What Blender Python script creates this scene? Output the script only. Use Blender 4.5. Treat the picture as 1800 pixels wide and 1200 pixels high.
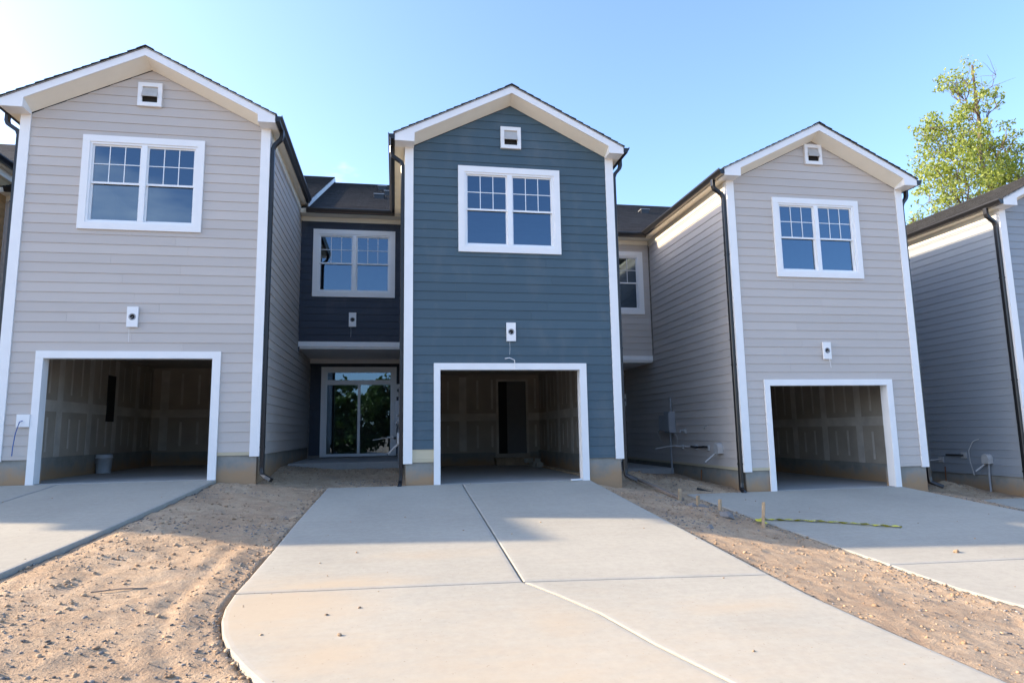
import bpy, math, random
import numpy as np
from mathutils import Matrix, Vector

# ---------------------------------------------------------------- scene, camera, light
for o in list(bpy.data.objects):
    bpy.data.objects.remove(o)
scene = bpy.context.scene
COL = scene.collection
RNG = random.Random(7)

cam_data = bpy.data.cameras.new("camera")
cam = bpy.data.objects.new("camera", cam_data)
COL.objects.link(cam)
scene.camera = cam
cam_data.sensor_fit = 'HORIZONTAL'
cam_data.sensor_width = 36.0
cam_data.lens = 23.0
cam_data.clip_start = 0.05
cam_data.clip_end = 2000.0
CR = Vector((0.984582, -0.174127, -0.016666))
CU = Vector((-0.007634, -0.137963, 0.990408))
CF = Vector((0.174756, 0.975011, 0.137165))
cm = Matrix((CR, CU, -CF)).transposed().to_4x4()
cm.translation = Vector((-0.1665, -11.6743, 0.878))
cam.matrix_world = cm

TO_SUN = Vector((-2.27, 0.46, 1.0)).normalized()
SUN_EL = math.asin(TO_SUN.z)
SUN_AZ = math.atan2(TO_SUN.x, TO_SUN.y)          # from +Y towards +X

world = bpy.data.worlds.new("World")
scene.world = world
world.use_nodes = True
wn = world.node_tree
wn.nodes.clear()
w_out = wn.nodes.new('ShaderNodeOutputWorld')
w_bg = wn.nodes.new('ShaderNodeBackground')
w_sky = wn.nodes.new('ShaderNodeTexSky')
w_sky.sky_type = 'NISHITA'
w_sky.sun_disc = False
w_sky.sun_elevation = SUN_EL
w_sky.sun_rotation = SUN_AZ
w_sky.altitude = 1000
w_sky.air_density = 0.85
w_sky.dust_density = 4.0
w_sky.ozone_density = 3.2
w_bg.inputs['Strength'].default_value = 0.15
w_tc = wn.nodes.new('ShaderNodeTexCoord')
w_sep = wn.nodes.new('ShaderNodeSeparateXYZ')
wn.links.new(w_tc.outputs['Generated'], w_sep.inputs[0])
def w_math(op, a, b):
    n = wn.nodes.new('ShaderNodeMath')
    n.operation = op
    for i, v in enumerate((a, b)):
        if isinstance(v, (int, float)):
            n.inputs[i].default_value = v
        else:
            wn.links.new(v, n.inputs[i])
    return n.outputs[0]
w_h = w_math('ADD', w_math('MAXIMUM', w_sep.outputs['Z'], 0.0), 0.12)
w_cmb = wn.nodes.new('ShaderNodeCombineXYZ')
W_OFF = (0.25, 0.75)
wn.links.new(w_math('ADD', w_math('DIVIDE', w_sep.outputs['X'], w_h), W_OFF[0]), w_cmb.inputs[0])
wn.links.new(w_math('ADD', w_math('DIVIDE', w_sep.outputs['Y'], w_h), W_OFF[1]), w_cmb.inputs[1])
w_cmb.inputs[2].default_value = 2.2
w_n = wn.nodes.new('ShaderNodeTexNoise')
w_n.inputs['Scale'].default_value = 0.85
w_n.inputs['Detail'].default_value = 7
w_n.inputs['Roughness'].default_value = 0.55
wn.links.new(w_cmb.outputs[0], w_n.inputs['Vector'])
w_r = wn.nodes.new('ShaderNodeValToRGB')
w_r.color_ramp.elements[0].position = 0.60
w_r.color_ramp.elements[0].color = (0, 0, 0, 1)
w_r.color_ramp.elements[1].position = 0.78
w_r.color_ramp.elements[1].color = (0.85, 0.85, 0.85, 1)
wn.links.new(w_n.outputs['Fac'], w_r.inputs['Fac'])
w_mix = wn.nodes.new('ShaderNodeMix')
w_mix.data_type = 'RGBA'
wn.links.new(w_r.outputs['Color'], w_mix.inputs[0])
wn.links.new(w_sky.outputs[0], w_mix.inputs[6])
w_mix.inputs[7].default_value = (5.5, 5.6, 5.8, 1)
wn.links.new(w_mix.outputs[2], w_bg.inputs['Color'])
wn.links.new(w_bg.outputs[0], w_out.inputs['Surface'])

sun_data = bpy.data.lights.new("sun", 'SUN')
sun_data.energy = 3.0
sun_data.angle = math.radians(0.53)
sun_data.color = (1.0, 0.80, 0.57)
sun = bpy.data.objects.new("sun", sun_data)
COL.objects.link(sun)
sun.rotation_euler = (-TO_SUN).to_track_quat('-Z', 'Y').to_euler()
sun.location = TO_SUN * 60

scene.view_settings.view_transform = 'Standard'
scene.view_settings.look = 'None'
scene.view_settings.gamma = 1.0
scene.view_settings.use_curve_mapping = False
scene.view_settings.exposure = 1.95

scene.cycles.max_bounces = 12
scene.cycles.diffuse_bounces = 8

# ---------------------------------------------------------------- materials
def new_mat(name):
    m = bpy.data.materials.new(name)
    m.use_nodes = True
    nt = m.node_tree
    b = nt.nodes['Principled BSDF']
    return m, nt, b

def node(nt, typ, **kw):
    n = nt.nodes.new(typ)
    for k, v in kw.items():
        setattr(n, k, v)
    return n

def coords(nt, kind='Object', scale=(1, 1, 1)):
    tc = node(nt, 'ShaderNodeTexCoord')
    mp = node(nt, 'ShaderNodeMapping')
    mp.inputs['Scale'].default_value = scale
    nt.links.new(tc.outputs[kind], mp.inputs['Vector'])
    return mp.outputs[0]

def world_pos(nt, scale=(1, 1, 1)):
    g = node(nt, 'ShaderNodeNewGeometry')
    mp = node(nt, 'ShaderNodeMapping')
    mp.inputs['Scale'].default_value = scale
    nt.links.new(g.outputs['Position'], mp.inputs['Vector'])
    return mp.outputs[0]

def noise(nt, vec, scale, detail=4, rough=0.55):
    n = node(nt, 'ShaderNodeTexNoise')
    n.inputs['Scale'].default_value = scale
    n.inputs['Detail'].default_value = detail
    n.inputs['Roughness'].default_value = rough
    nt.links.new(vec, n.inputs['Vector'])
    return n.outputs['Fac']

def ramp(nt, fac, stops):
    r = node(nt, 'ShaderNodeValToRGB')
    el = r.color_ramp.elements
    while len(el) < len(stops):
        el.new(0.5)
    for e, (pos, c) in zip(el, stops):
        e.position = pos
        e.color = (*c, 1) if len(c) == 3 else c
    nt.links.new(fac, r.inputs['Fac'])
    return r.outputs['Color']

def mixc(nt, fac, a, b, mode='MIX'):
    m = node(nt, 'ShaderNodeMix', data_type='RGBA', blend_type=mode)
    for sock, v in ((m.inputs[0], fac), (m.inputs[6], a), (m.inputs[7], b)):
        if isinstance(v, (int, float)):
            sock.default_value = v
        elif isinstance(v, tuple):
            sock.default_value = (*v, 1)
        else:
            nt.links.new(v, sock)
    return m.outputs[2]

def math_n(nt, op, a, b=None):
    m = node(nt, 'ShaderNodeMath', operation=op)
    for i, v in enumerate((a, b)):
        if v is None:
            continue
        if isinstance(v, (int, float)):
            m.inputs[i].default_value = v
        else:
            nt.links.new(v, m.inputs[i])
    return m.outputs[0]

def bump(nt, bsdf, height, strength=0.3, dist=0.01):
    bn = node(nt, 'ShaderNodeBump')
    bn.inputs['Strength'].default_value = strength
    bn.inputs['Distance'].default_value = dist
    nt.links.new(height, bn.inputs['Height'])
    nt.links.new(bn.outputs[0], bsdf.inputs['Normal'])

def c3(r, g, b):
    return (r, g, b)

def siding_mat(name, col, var=0.05):
    m, nt, b = new_mat(name)
    pos = world_pos(nt)
    oi = node(nt, 'ShaderNodeObjectInfo')
    n1 = noise(nt, world_pos(nt, (0.6, 0.6, 1.5)), 1.2, 3)
    fac = math_n(nt, 'ADD', math_n(nt, 'MULTIPLY', oi.outputs['Random'], 0.5), math_n(nt, 'MULTIPLY', n1, 0.5))
    lo = tuple(c * (1 - var) for c in col)
    hi = tuple(min(1, c * (1 + var)) for c in col)
    base = ramp(nt, fac, [(0.2, lo), (0.8, hi)])
    dust = noise(nt, world_pos(nt, (1, 1, 0.6)), 2.3, 5)
    base = mixc(nt, ramp(nt, dust, [(0.52, (0, 0, 0)), (0.8, (0.10, 0.10, 0.10))]), base, (0.42, 0.37, 0.31))
    nt.links.new(base, b.inputs['Base Color'])
    b.inputs['Roughness'].default_value = 0.62
    grain = noise(nt, world_pos(nt, (4, 4, 70)), 4, 5, 0.6)
    bump(nt, b, grain, 0.25, 0.004)
    return m

def plain_mat(name, col, rough=0.6, var=0.06, scale=6.0, bumpk=0.0, spec=None, metallic=0.0):
    m, nt, b = new_mat(name)
    n1 = noise(nt, world_pos(nt), scale, 5)
    lo = tuple(c * (1 - var) for c in col)
    hi = tuple(min(1, c * (1 + var)) for c in col)
    nt.links.new(ramp(nt, n1, [(0.3, lo), (0.7, hi)]), b.inputs['Base Color'])
    b.inputs['Roughness'].default_value = rough
    b.inputs['Metallic'].default_value = metallic
    if bumpk:
        bump(nt, b, noise(nt, world_pos(nt), scale * 8, 6, 0.65), bumpk, 0.01)
    return m

M = {}
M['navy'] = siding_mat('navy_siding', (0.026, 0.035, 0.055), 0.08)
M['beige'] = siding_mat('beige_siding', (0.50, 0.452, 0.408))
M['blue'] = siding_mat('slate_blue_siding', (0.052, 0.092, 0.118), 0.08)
M['grey'] = siding_mat('grey_siding', (0.265, 0.29, 0.315))
M['tan'] = siding_mat('tan_siding', (0.40, 0.26, 0.12))
M['primed'] = siding_mat('primed_board', (0.50, 0.43, 0.29))
M['sheath'] = plain_mat('sheathing', (0.22, 0.19, 0.16), 0.9)
M['white'] = plain_mat('white_trim_paint', (0.80, 0.79, 0.77), 0.45, 0.025, 3.0)
M['soffit'] = plain_mat('warm_bounce_soffit', (0.80, 0.745, 0.63), 0.55, 0.03, 3.0)  # white paint tinted cream for warm light bounced off the ground
M['vinyl'] = plain_mat('white_vinyl', (0.80, 0.80, 0.79), 0.32, 0.02, 3.0)
M['pvc'] = plain_mat('dusty_white_pvc', (0.45, 0.44, 0.42), 0.5, 0.1, 8.0)
M['black'] = plain_mat('black_gutter_metal', (0.011, 0.011, 0.012), 0.33, 0.2, 8.0)
M['dark'] = plain_mat('dark_void', (0.02, 0.018, 0.016), 0.9)  # near-black colour standing in for the unlit depth of openings
M['steelgrey'] = plain_mat('grey_enclosure', (0.30, 0.31, 0.32), 0.45)
M['copper'] = plain_mat('copper_pipe', (0.35, 0.16, 0.08), 0.35, metallic=1.0)
M['door_shade'] = plain_mat('shade_dark_door', (0.12, 0.125, 0.125), 0.5)  # leaf coloured dark so the whole doorway reads as an unlit opening
M['wood'] = plain_mat('raw_timber', (0.36, 0.26, 0.16), 0.75, 0.25, 9.0, 0.3)
M['greywood'] = plain_mat('weathered_timber', (0.22, 0.17, 0.13), 0.8, 0.25, 9.0, 0.3)
M['bluewire'] = plain_mat('blue_cable', (0.03, 0.10, 0.30), 0.4)
M['bucket'] = plain_mat('bucket_plastic', (0.42, 0.45, 0.48), 0.4, 0.1)
M['mud'] = plain_mat('joint_compound_white', (0.55, 0.515, 0.455), 0.85, 0.15, 3.0)
M['drywall'] = plain_mat('drywall_paper', (0.41, 0.36, 0.295), 0.9, 0.12, 2.0)
M['bark'] = plain_mat('tree_bark', (0.10, 0.075, 0.055), 0.9, 0.35, 5.0, 0.5)

def concrete_mat(name, col, broom=True, stain=0.0):
    m, nt, b = new_mat(name)
    pos = world_pos(nt)
    big = noise(nt, pos, 0.55, 5, 0.6)
    fine = noise(nt, pos, 14, 6, 0.7)
    lo = tuple(c * 0.88 for c in col)
    hi = tuple(c * 1.08 for c in col)
    base = ramp(nt, big, [(0.3, lo), (0.7, hi)])
    base = mixc(nt, 0.22, base, ramp(nt, fine, [(0.3, (0.25, 0.24, 0.22)), (0.7, (0.62, 0.60, 0.57))]), 'OVERLAY')
    streak = noise(nt, world_pos(nt, (0.35, 7.0, 1.0)), 2.2, 5, 0.6)
    base = mixc(nt, ramp(nt, streak, [(0.40, (0, 0, 0)), (0.75, (0.22, 0.22, 0.22))]), base, tuple(c * 1.16 for c in col))
    speck = noise(nt, pos, 38, 2, 0.5)
    base = mixc(nt, ramp(nt, speck, [(0.70, (0, 0, 0)), (0.76, (0.6, 0.6, 0.6))]), base, (0.16, 0.13, 0.10))
    if stain > 0:
        # dried clay tracked on to the slab: patches with their own outline, heaviest by the rounded corner
        def blob(cx, cy, rx, ry):
            g = node(nt, 'ShaderNodeNewGeometry')
            mp = node(nt, 'ShaderNodeMapping', vector_type='POINT')
            mp.inputs['Location'].default_value = (-cx / rx, -cy / ry, 0)
            mp.inputs['Scale'].default_value = (1 / rx, 1 / ry, 0)
            nt.links.new(g.outputs['Position'], mp.inputs['Vector'])
            ln = node(nt, 'ShaderNodeVectorMath', operation='LENGTH')
            nt.links.new(mp.outputs[0], ln.inputs[0])
            return math_n(nt, 'SUBTRACT', 1.0, ln.outputs['Value'])
        n2 = noise(nt, world_pos(nt, (0.9, 1.7, 1)), 3.2, 10, 0.74)
        total = None
        for (cx, cy, rx, ry, k) in ((-1.2, -5.9, 1.3, 1.15, 1.0), (-0.75, -5.35, 1.1, 0.35, 0.9), (-0.6, -6.9, 0.8, 0.7, 0.8),
                                    (1.1, -6.6, 0.55, 0.8, 0.6), (2.6, -6.5, 1.0, 0.3, 0.55), (0.2, -4.5, 1.2, 0.25, 0.45), (0.6, -7.6, 3.2, 2.0, 0.55)):
            bl = math_n(nt, 'MULTIPLY', math_n(nt, 'MAXIMUM', blob(cx, cy, rx, ry), 0.0), k)
            total = bl if total is None else math_n(nt, 'MAXIMUM', total, bl)
        f = math_n(nt, 'ADD', math_n(nt, 'MULTIPLY', total, 0.75), math_n(nt, 'MULTIPLY', n2, 0.75))
        fac = ramp(nt, f, [(0.40, (0, 0, 0)), (0.62, (stain * .35,) * 3), (0.95, (stain, stain, stain))])
        base = mixc(nt, fac, base, (0.43, 0.34, 0.23))
    nt.links.new(base, b.inputs['Base Color'])
    b.inputs['Roughness'].default_value = 0.85
    if broom:
        h = noise(nt, world_pos(nt, (1.0, 60.0, 1.0)), 3.0, 4, 0.6)
        h2 = math_n(nt, 'ADD', h, math_n(nt, 'MULTIPLY', fine, 0.5))
        bump(nt, b, h2, 0.18, 0.006)
    else:
        bump(nt, b, fine, 0.12, 0.004)
    return m

M['slab'] = concrete_mat('driveway_concrete', (0.37, 0.353, 0.30), True, 0.7)
M['slab_edge'] = concrete_mat('trowelled_concrete_edge', (0.355, 0.345, 0.305), False, 0.45)
M['garage_floor'] = concrete_mat('garage_floor_concrete', (0.36, 0.35, 0.33), False)
M['asphalt'] = plain_mat('asphalt', (0.05, 0.05, 0.052), 0.9, 0.2, 30, 0.4)

def foundation_mat():
    m, nt, b = new_mat('foundation_concrete')
    n = noise(nt, world_pos(nt), 3.0, 6, 0.65)
    base = ramp(nt, n, [(0.3, (0.20, 0.20, 0.175)), (0.7, (0.31, 0.30, 0.27))])
    tc = node(nt, 'ShaderNodeTexCoord')
    sx = node(nt, 'ShaderNodeSeparateXYZ')
    nt.links.new(tc.outputs['Object'], sx.inputs[0])
    edge = math_n(nt, 'ADD', math_n(nt, 'MULTIPLY', sx.outputs['Z'], -2.4), math_n(nt, 'MULTIPLY', n, 1.4))
    clay = ramp(nt, edge, [(0.0, (0, 0, 0)), (0.55, (0.85, 0.85, 0.85))])
    base = mixc(nt, clay, base, (0.36, 0.22, 0.11))
    nt.links.new(base, b.inputs['Base Color'])
    b.inputs['Roughness'].default_value = 0.9
    bump(nt, b, noise(nt, world_pos(nt), 25, 6, 0.65), 0.35, 0.008)
    return m
M['found'] = foundation_mat()

def shingle_mat():
    m, nt, b = new_mat('asphalt_shingle')
    br = node(nt, 'ShaderNodeTexBrick')
    br.inputs['Scale'].default_value = 1.0
    br.inputs['Mortar Size'].default_value = 0.006
    br.inputs['Brick Width'].default_value = 0.30
    br.inputs['Row Height'].default_value = 0.145
    br.inputs['Color1'].default_value = (0.022, 0.025, 0.031, 1)
    br.inputs['Color2'].default_value = (0.045, 0.049, 0.056, 1)
    br.inputs['Mortar'].default_value = (0.012, 0.012, 0.013, 1)
    uv = node(nt, 'ShaderNodeUVMap')
    nt.links.new(uv.outputs[0], br.inputs['Vector'])
    n = noise(nt, world_pos(nt), 60, 4, 0.7)
    base = mixc(nt, 0.55, br.outputs['Color'], ramp(nt, n, [(0.3, (0.2, 0.2, 0.2)), (0.7, (0.8, 0.78, 0.75))]), 'OVERLAY')
    nt.links.new(base, b.inputs['Base Color'])
    b.inputs['Roughness'].default_value = 0.9
    bump(nt, b, math_n(nt, 'ADD', br.outputs['Fac'], n), 0.5, 0.01)
    return m
M['shingle'] = shingle_mat()

def glass_mat():
    m = bpy.data.materials.new('window_glass')
    m.use_nodes = True
    nt = m.node_tree
    nt.nodes.clear()
    out = node(nt, 'ShaderNodeOutputMaterial')
    mix = node(nt, 'ShaderNodeMixShader')
    tr = node(nt, 'ShaderNodeBsdfTransparent')
    tr.inputs['Color'].default_value = (0.34, 0.40, 0.42, 1)
    gl = node(nt, 'ShaderNodeBsdfGlossy')
    gl.inputs['Roughness'].default_value = 0.0
    gl.inputs['Color'].default_value = (0.55, 0.77, 1.0, 1)
    fr = node(nt, 'ShaderNodeFresnel')
    fr.inputs['IOR'].default_value = 2.3
    n = noise(nt, world_pos(nt), 0.9, 2)
    bn = node(nt, 'ShaderNodeBump')
    bn.inputs['Strength'].default_value = 0.006
    bn.inputs['Distance'].default_value = 0.01
    nt.links.new(n, bn.inputs['Height'])
    nt.links.new(bn.outputs[0], gl.inputs['Normal'])
    nt.links.new(fr.outputs[0], mix.inputs[0])
    nt.links.new(tr.outputs[0], mix.inputs[1])
    nt.links.new(gl.outputs[0], mix.inputs[2])
    nt.links.new(mix.outputs[0], out.inputs['Surface'])
    return m
M['glass'] = glass_mat()

def dirt_mat():
    m, nt, b = new_mat('bare_clay_soil')
    pos = world_pos(nt)
    n1 = noise(nt, pos, 0.9, 7, 0.62)
    n2 = noise(nt, pos, 7.0, 7, 0.7)
    n3 = noise(nt, pos, 45.0, 4, 0.7)
    base = ramp(nt, n1, [(0.24, (0.36, 0.245, 0.15)), (0.5, (0.47, 0.34, 0.215)), (0.72, (0.55, 0.42, 0.28))])
    base = mixc(nt, ramp(nt, n2, [(0.35, (0.55, 0.55, 0.55)), (0.62, (0, 0, 0))]), base, (0.28, 0.175, 0.10))
    grey = noise(nt, world_pos(nt, (1, 0.7, 1)), 1.7, 6, 0.7)
    base = mixc(nt, ramp(nt, grey, [(0.58, (0, 0, 0)), (0.74, (0.55, 0.55, 0.55))]), base, (0.20, 0.175, 0.155))
    damp = noise(nt, world_pos(nt, (0.8, 1.4, 1)), 0.8, 8, 0.72)
    base = mixc(nt, ramp(nt, damp, [(0.54, (0, 0, 0)), (0.66, (0.5, 0.5, 0.5))]), base, (0.26, 0.17, 0.105))
    red = noise(nt, world_pos(nt, (1.3, 1, 1)), 3.1, 5, 0.6)
    base = mixc(nt, ramp(nt, red, [(0.66, (0, 0, 0)), (0.80, (0.5, 0.5, 0.5))]), base, (0.36, 0.165, 0.085))
    base = mixc(nt, 0.35, base, ramp(nt, n3, [(0.3, (0.25, 0.24, 0.23)), (0.7, (0.75, 0.75, 0.75))]), 'OVERLAY')
    nt.links.new(base, b.inputs['Base Color'])
    b.inputs['Roughness'].default_value = 0.95
    bump(nt, b, math_n(nt, 'ADD', n2, math_n(nt, 'MULTIPLY', n3, 0.6)), 0.7, 0.035)
    return m
M['dirt'] = dirt_mat()

def island_mat(name, stops, rough=0.9, translucent=0.0):
    m, nt, b = new_mat(name)
    g = node(nt, 'ShaderNodeNewGeometry')
    col = ramp(nt, g.outputs['Random Per Island'], stops)
    nt.links.new(col, b.inputs['Base Color'])
    b.inputs['Roughness'].default_value = rough
    if translucent:
        out = nt.nodes['Material Output']
        t = node(nt, 'ShaderNodeBsdfTranslucent')
        nt.links.new(mixc(nt, 1.0, col, (1.5, 1.5, 0.6), 'MULTIPLY'), t.inputs['Color'])
        mx = node(nt, 'ShaderNodeMixShader')
        mx.inputs[0].default_value = translucent
        nt.links.new(b.outputs[0], mx.inputs[1])
        nt.links.new(t.outputs[0], mx.inputs[2])
        nt.links.new(mx.outputs[0], out.inputs['Surface'])
    return m
M['gravel'] = island_mat('gravel_stone', [(0.0, (0.09, 0.085, 0.08)), (0.5, (0.17, 0.16, 0.15)), (1.0, (0.29, 0.265, 0.24))])
M['clod'] = island_mat('clay_clod', [(0.0, (0.24, 0.155, 0.09)), (0.6, (0.34, 0.235, 0.145)), (1.0, (0.43, 0.315, 0.205))])
M['leaf'] = island_mat('spring_leaf', [(0.0, (0.12, 0.17, 0.03)), (0.5, (0.21, 0.26, 0.055)), (1.0, (0.32, 0.36, 0.10))], 0.5, 0.45)
M['leaf_dark'] = island_mat('wood_leaf', [(0.0, (0.025, 0.06, 0.012)), (1.0, (0.07, 0.13, 0.03))], 0.55, 0.25)

def tape_mat():
    m, nt, b = new_mat('caution_tape_plastic')
    b.inputs['Base Color'].default_value = (0.62, 0.60, 0.03, 1)
    b.inputs['Roughness'].default_value = 0.4
    return m
M['tape'] = tape_mat()
M['tape_ink'] = plain_mat('tape_ink', (0.012, 0.012, 0.012), 0.6)

# ---------------------------------------------------------------- mesh helpers
def mesh_obj(name, verts, faces, mat, parent=None, uvs=None, smooth=False):
    me = bpy.data.meshes.new(name)
    me.from_pydata([tuple(v) for v in verts], [], faces)
    mats = mat if isinstance(mat, (list, tuple)) else [mat]
    for mm in mats:
        me.materials.append(mm)
    me.update()
    if smooth:
        me.shade_smooth()
    o = bpy.data.objects.new(name, me)
    COL.objects.link(o)
    if parent is not None:
        o.parent = parent
    return o

def share(name, me, loc, parent):
    o = bpy.data.objects.new(name, me)
    COL.objects.link(o)
    o.parent = parent
    o.location = loc
    return o

class MB:
    def __init__(self):
        self.v, self.f = [], []
    def add(self, vs, fs):
        n = len(self.v)
        self.v += [tuple(q) for q in vs]
        self.f += [tuple(i + n for i in q) for q in fs]
        return self
    def box(self, x0, x1, y0, y1, z0, z1):
        return self.add([(x0, y0, z0), (x1, y0, z0), (x1, y1, z0), (x0, y1, z0), (x0, y0, z1), (x1, y0, z1), (x1, y1, z1), (x0, y1, z1)],
                        [(0, 3, 2, 1), (4, 5, 6, 7), (0, 1, 5, 4), (1, 2, 6, 5), (2, 3, 7, 6), (3, 0, 4, 7)])
    def prism(self, poly, axis, a0, a1):
        # poly: 2-D outline; axis 'y': (x,z) extruded in y; 'x': (y,z) in x; 'z': (x,y) in z
        n = len(poly)
        def mk(pp, a):
            return {'y': (pp[0], a, pp[1]), 'x': (a, pp[0], pp[1]), 'z': (pp[0], pp[1], a)}[axis]
        vs = [mk(q, a0) for q in poly] + [mk(q, a1) for q in poly]
        fs = [tuple(range(n)), tuple(range(2 * n - 1, n - 1, -1))]
        fs += [(i, i + n, (i + 1) % n + n, (i + 1) % n) for i in range(n)]
        return self.add(vs, fs)
    def tube(self, path, r, n=8, rect=None, ref=(0, 0, 1)):
        path = [Vector(q) for q in path]
        rings = []
        for i, q in enumerate(path):
            if i == 0:
                t = path[1] - q
            elif i == len(path) - 1:
                t = q - path[i - 1]
            else:
                t = (path[i + 1] - q).normalized() + (q - path[i - 1]).normalized()
            t.normalize()
            a = t.cross(Vector(ref))
            if a.length < 1e-3:
                a = t.cross(Vector((0, 1, 0)))
            a.normalize()
            b = t.cross(a)
            k = 1.0
            if 0 < i < len(path) - 1:
                k = 1.0 / max(0.5, t.dot((path[i + 1] - q).normalized()))
            if rect:
                w, d = rect
                c = 0.25
                prof = [(-w, -d + d * c), (-w, d - d * c), (-w + w * c, d), (w - w * c, d), (w, d - d * c), (w, -d + d * c), (w - w * c, -d), (-w + w * c, -d)]
                rings.append([q + a * u + b * v for u, v in prof])
            else:
                rings.append([q + (a * math.cos(2 * math.pi * j / n) + b * math.sin(2 * math.pi * j / n)) * r for j in range(n)])
        n = len(rings[0])
        vs = [p for rg in rings for p in rg]
        fs = []
        for i in range(len(rings) - 1):
            for j in range(n):
                fs.append((i * n + j, i * n + (j + 1) % n, (i + 1) * n + (j + 1) % n, (i + 1) * n + j))
        fs.append(tuple(range(n - 1, -1, -1)))
        fs.append(tuple((len(rings) - 1) * n + j for j in range(n)))
        return self.add(vs, fs)
    def lathe(self, prof, cx, cy, n=24, axis='z'):
        vs = []
        for r, z in prof:
            for j in range(n):
                a = 2 * math.pi * j / n
                if axis == 'z':
                    vs.append((cx + r * math.cos(a), cy + r * math.sin(a), z))
                else:
                    vs.append((cx + r * math.cos(a), z, cy + r * math.sin(a)))
        fs = []
        for i in range(len(prof) - 1):
            for j in range(n):
                fs.append((i * n + j, i * n + (j + 1) % n, (i + 1) * n + (j + 1) % n, (i + 1) * n + j))
        return self.add(vs, fs)
    def build(self, name, mat, parent=None, smooth=False):
        return mesh_obj(name, self.v, self.f, mat, parent, smooth=smooth)

def box(name, x0, x1, y0, y1, z0, z1, mat, parent=None):
    return MB().box(x0, x1, y0, y1, z0, z1).build(name, mat, parent)

def empty(name, loc, label=None, cat=None, group=None):
    o = bpy.data.objects.new(name, None)
    COL.objects.link(o)
    o.location = loc
    o.empty_display_size = 0.3
    tag(o, label, cat, group)
    return o

def tag(o, label=None, cat=None, group=None, kind=None):
    if label:
        o['label'] = label
    if cat:
        o['category'] = cat
    if group:
        o['group'] = group
    if kind:
        o['kind'] = kind
    return o

def wall_boxes(u0, u1, z0, z1, holes, axis, d0, d1):
    """solid wall minus rectangular holes, as butted boxes; axis 'x' wall runs in x, 'y' runs in y"""
    us = sorted({u0, u1, *[h[0] for h in holes], *[h[1] for h in holes]})
    mb = MB()
    for a, b in zip(us[:-1], us[1:]):
        if b <= u0 or a >= u1:
            continue
        spans = [(z0, z1)]
        for h in holes:
            if h[0] <= a + 1e-6 and h[1] >= b - 1e-6:
                nxt = []
                for s, t in spans:
                    if h[2] > s:
                        nxt.append((s, min(t, h[2])))
                    if h[3] < t:
                        nxt.append((max(s, h[3]), t))
                spans = [q for q in nxt if q[1] - q[0] > 1e-4]
        for s, t in spans:
            if axis == 'x':
                mb.box(a, b, d0, d1, s, t)
            else:
                mb.box(d0, d1, a, b, s, t)
    return mb

# ---------------------------------------------------------------- terrain
UNIT = 6.38
W = 3.95
OZ = {-5: 0.95, -4: 0.76, -3: 0.57, -2: 0.72, -1: 0.187, 0: 0.0, 1: -0.309, 2: -0.62}  # tan house raised to carry its shadow over the right driveway
SLOPE = 0.085
YFLAT = -10.5

def fall(y):
    return SLOPE * max(min(y, 0.0), YFLAT)

def vnoise(x, y, scale, seed):
    x = np.asarray(x, float) * scale
    y = np.asarray(y, float) * scale
    xi = np.floor(x).astype(np.int64)
    yi = np.floor(y).astype(np.int64)
    fx = x - xi
    fy = y - yi
    fx = fx * fx * (3 - 2 * fx)
    fy = fy * fy * (3 - 2 * fy)
    def h(a, b):
        v = (a * 374761393 + b * 668265263 + seed * 974711) & 0x7fffffff
        v = (v ^ (v >> 13)) * 1274126177 & 0x7fffffff
        return ((v ^ (v >> 16)) & 0xffff) / 65535.0
    return (h(xi, yi) * (1 - fx) + h(xi + 1, yi) * fx) * (1 - fy) + (h(xi, yi + 1) * (1 - fx) + h(xi + 1, yi + 1) * fx) * fy - 0.5

GX = [-300, -60, -16, -14, -9.3, -7.9, -3.1, -1.4, 3.3, 5.2, 9.75, 11.6, 16.2, 60, 300]
GZ = [2.5, 1.6, 0.45, 0.42, 0.24, 0.17, 0.15, -0.03, -0.06, -0.305, -0.35, -0.63, -0.68, -1.5, -2.0]

# driveway outlines (x, y), measured along the house front
DRIVE_M = [(-1.29, -0.01), (-1.36, -1.4), (-1.42, -2.73), (-1.46, -3.98), (-1.50, -5.0), (-1.525, -5.5), (-1.52, -5.8), (-1.48, -6.08), (-1.40, -6.38), (-1.29, -6.65),
           (-1.14, -6.93), (-0.96, -7.22), (-0.6, -7.75), (0.1, -8.75), (0.8, -9.8), (4.3, -9.8), (3.85, -8.9), (3.54, -8.04), (3.42, -7.15), (3.345, -6.4), (3.33, -5.76), (3.33, -3.4), (3.33, -0.01)]
DRIVE_L = [(-7.75, -0.01), (-7.8, -5.0), (-7.6, -7.0), (-6.6, -9.8), (-2.6, -9.8), (-3.2, -7.4), (-3.47, -6.3), (-3.50, -5.2), (-3.33, -3.72), (-3.16, -1.6), (-3.05, -0.01)]
DRIVE_R = [(5.16, -0.01), (5.24, -1.1), (5.27, -2.2), (5.42, -3.96), (5.48, -4.7), (5.53, -5.5), (5.66, -6.0), (5.95, -6.7), (6.6, -7.8), (7.8, -9.8), (11.0, -9.8), (10.3, -7.0), (9.95, -4.0), (9.78, -2.0), (9.72, -0.01)]
DRIVE_4 = [(x + 2 * UNIT, y) for x, y in DRIVE_M]

def inside(poly, x, y):
    res = np.zeros(np.shape(x), bool)
    n = len(poly)
    j = n - 1
    for i in range(n):
        xi, yi = poly[i]
        xj, yj = poly[j]
        c = ((yi > y) != (yj > y)) & (x < (xj - xi) * (y - yi) / (yj - yi + 1e-12) + xi)
        res ^= c
        j = i
    return res

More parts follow.
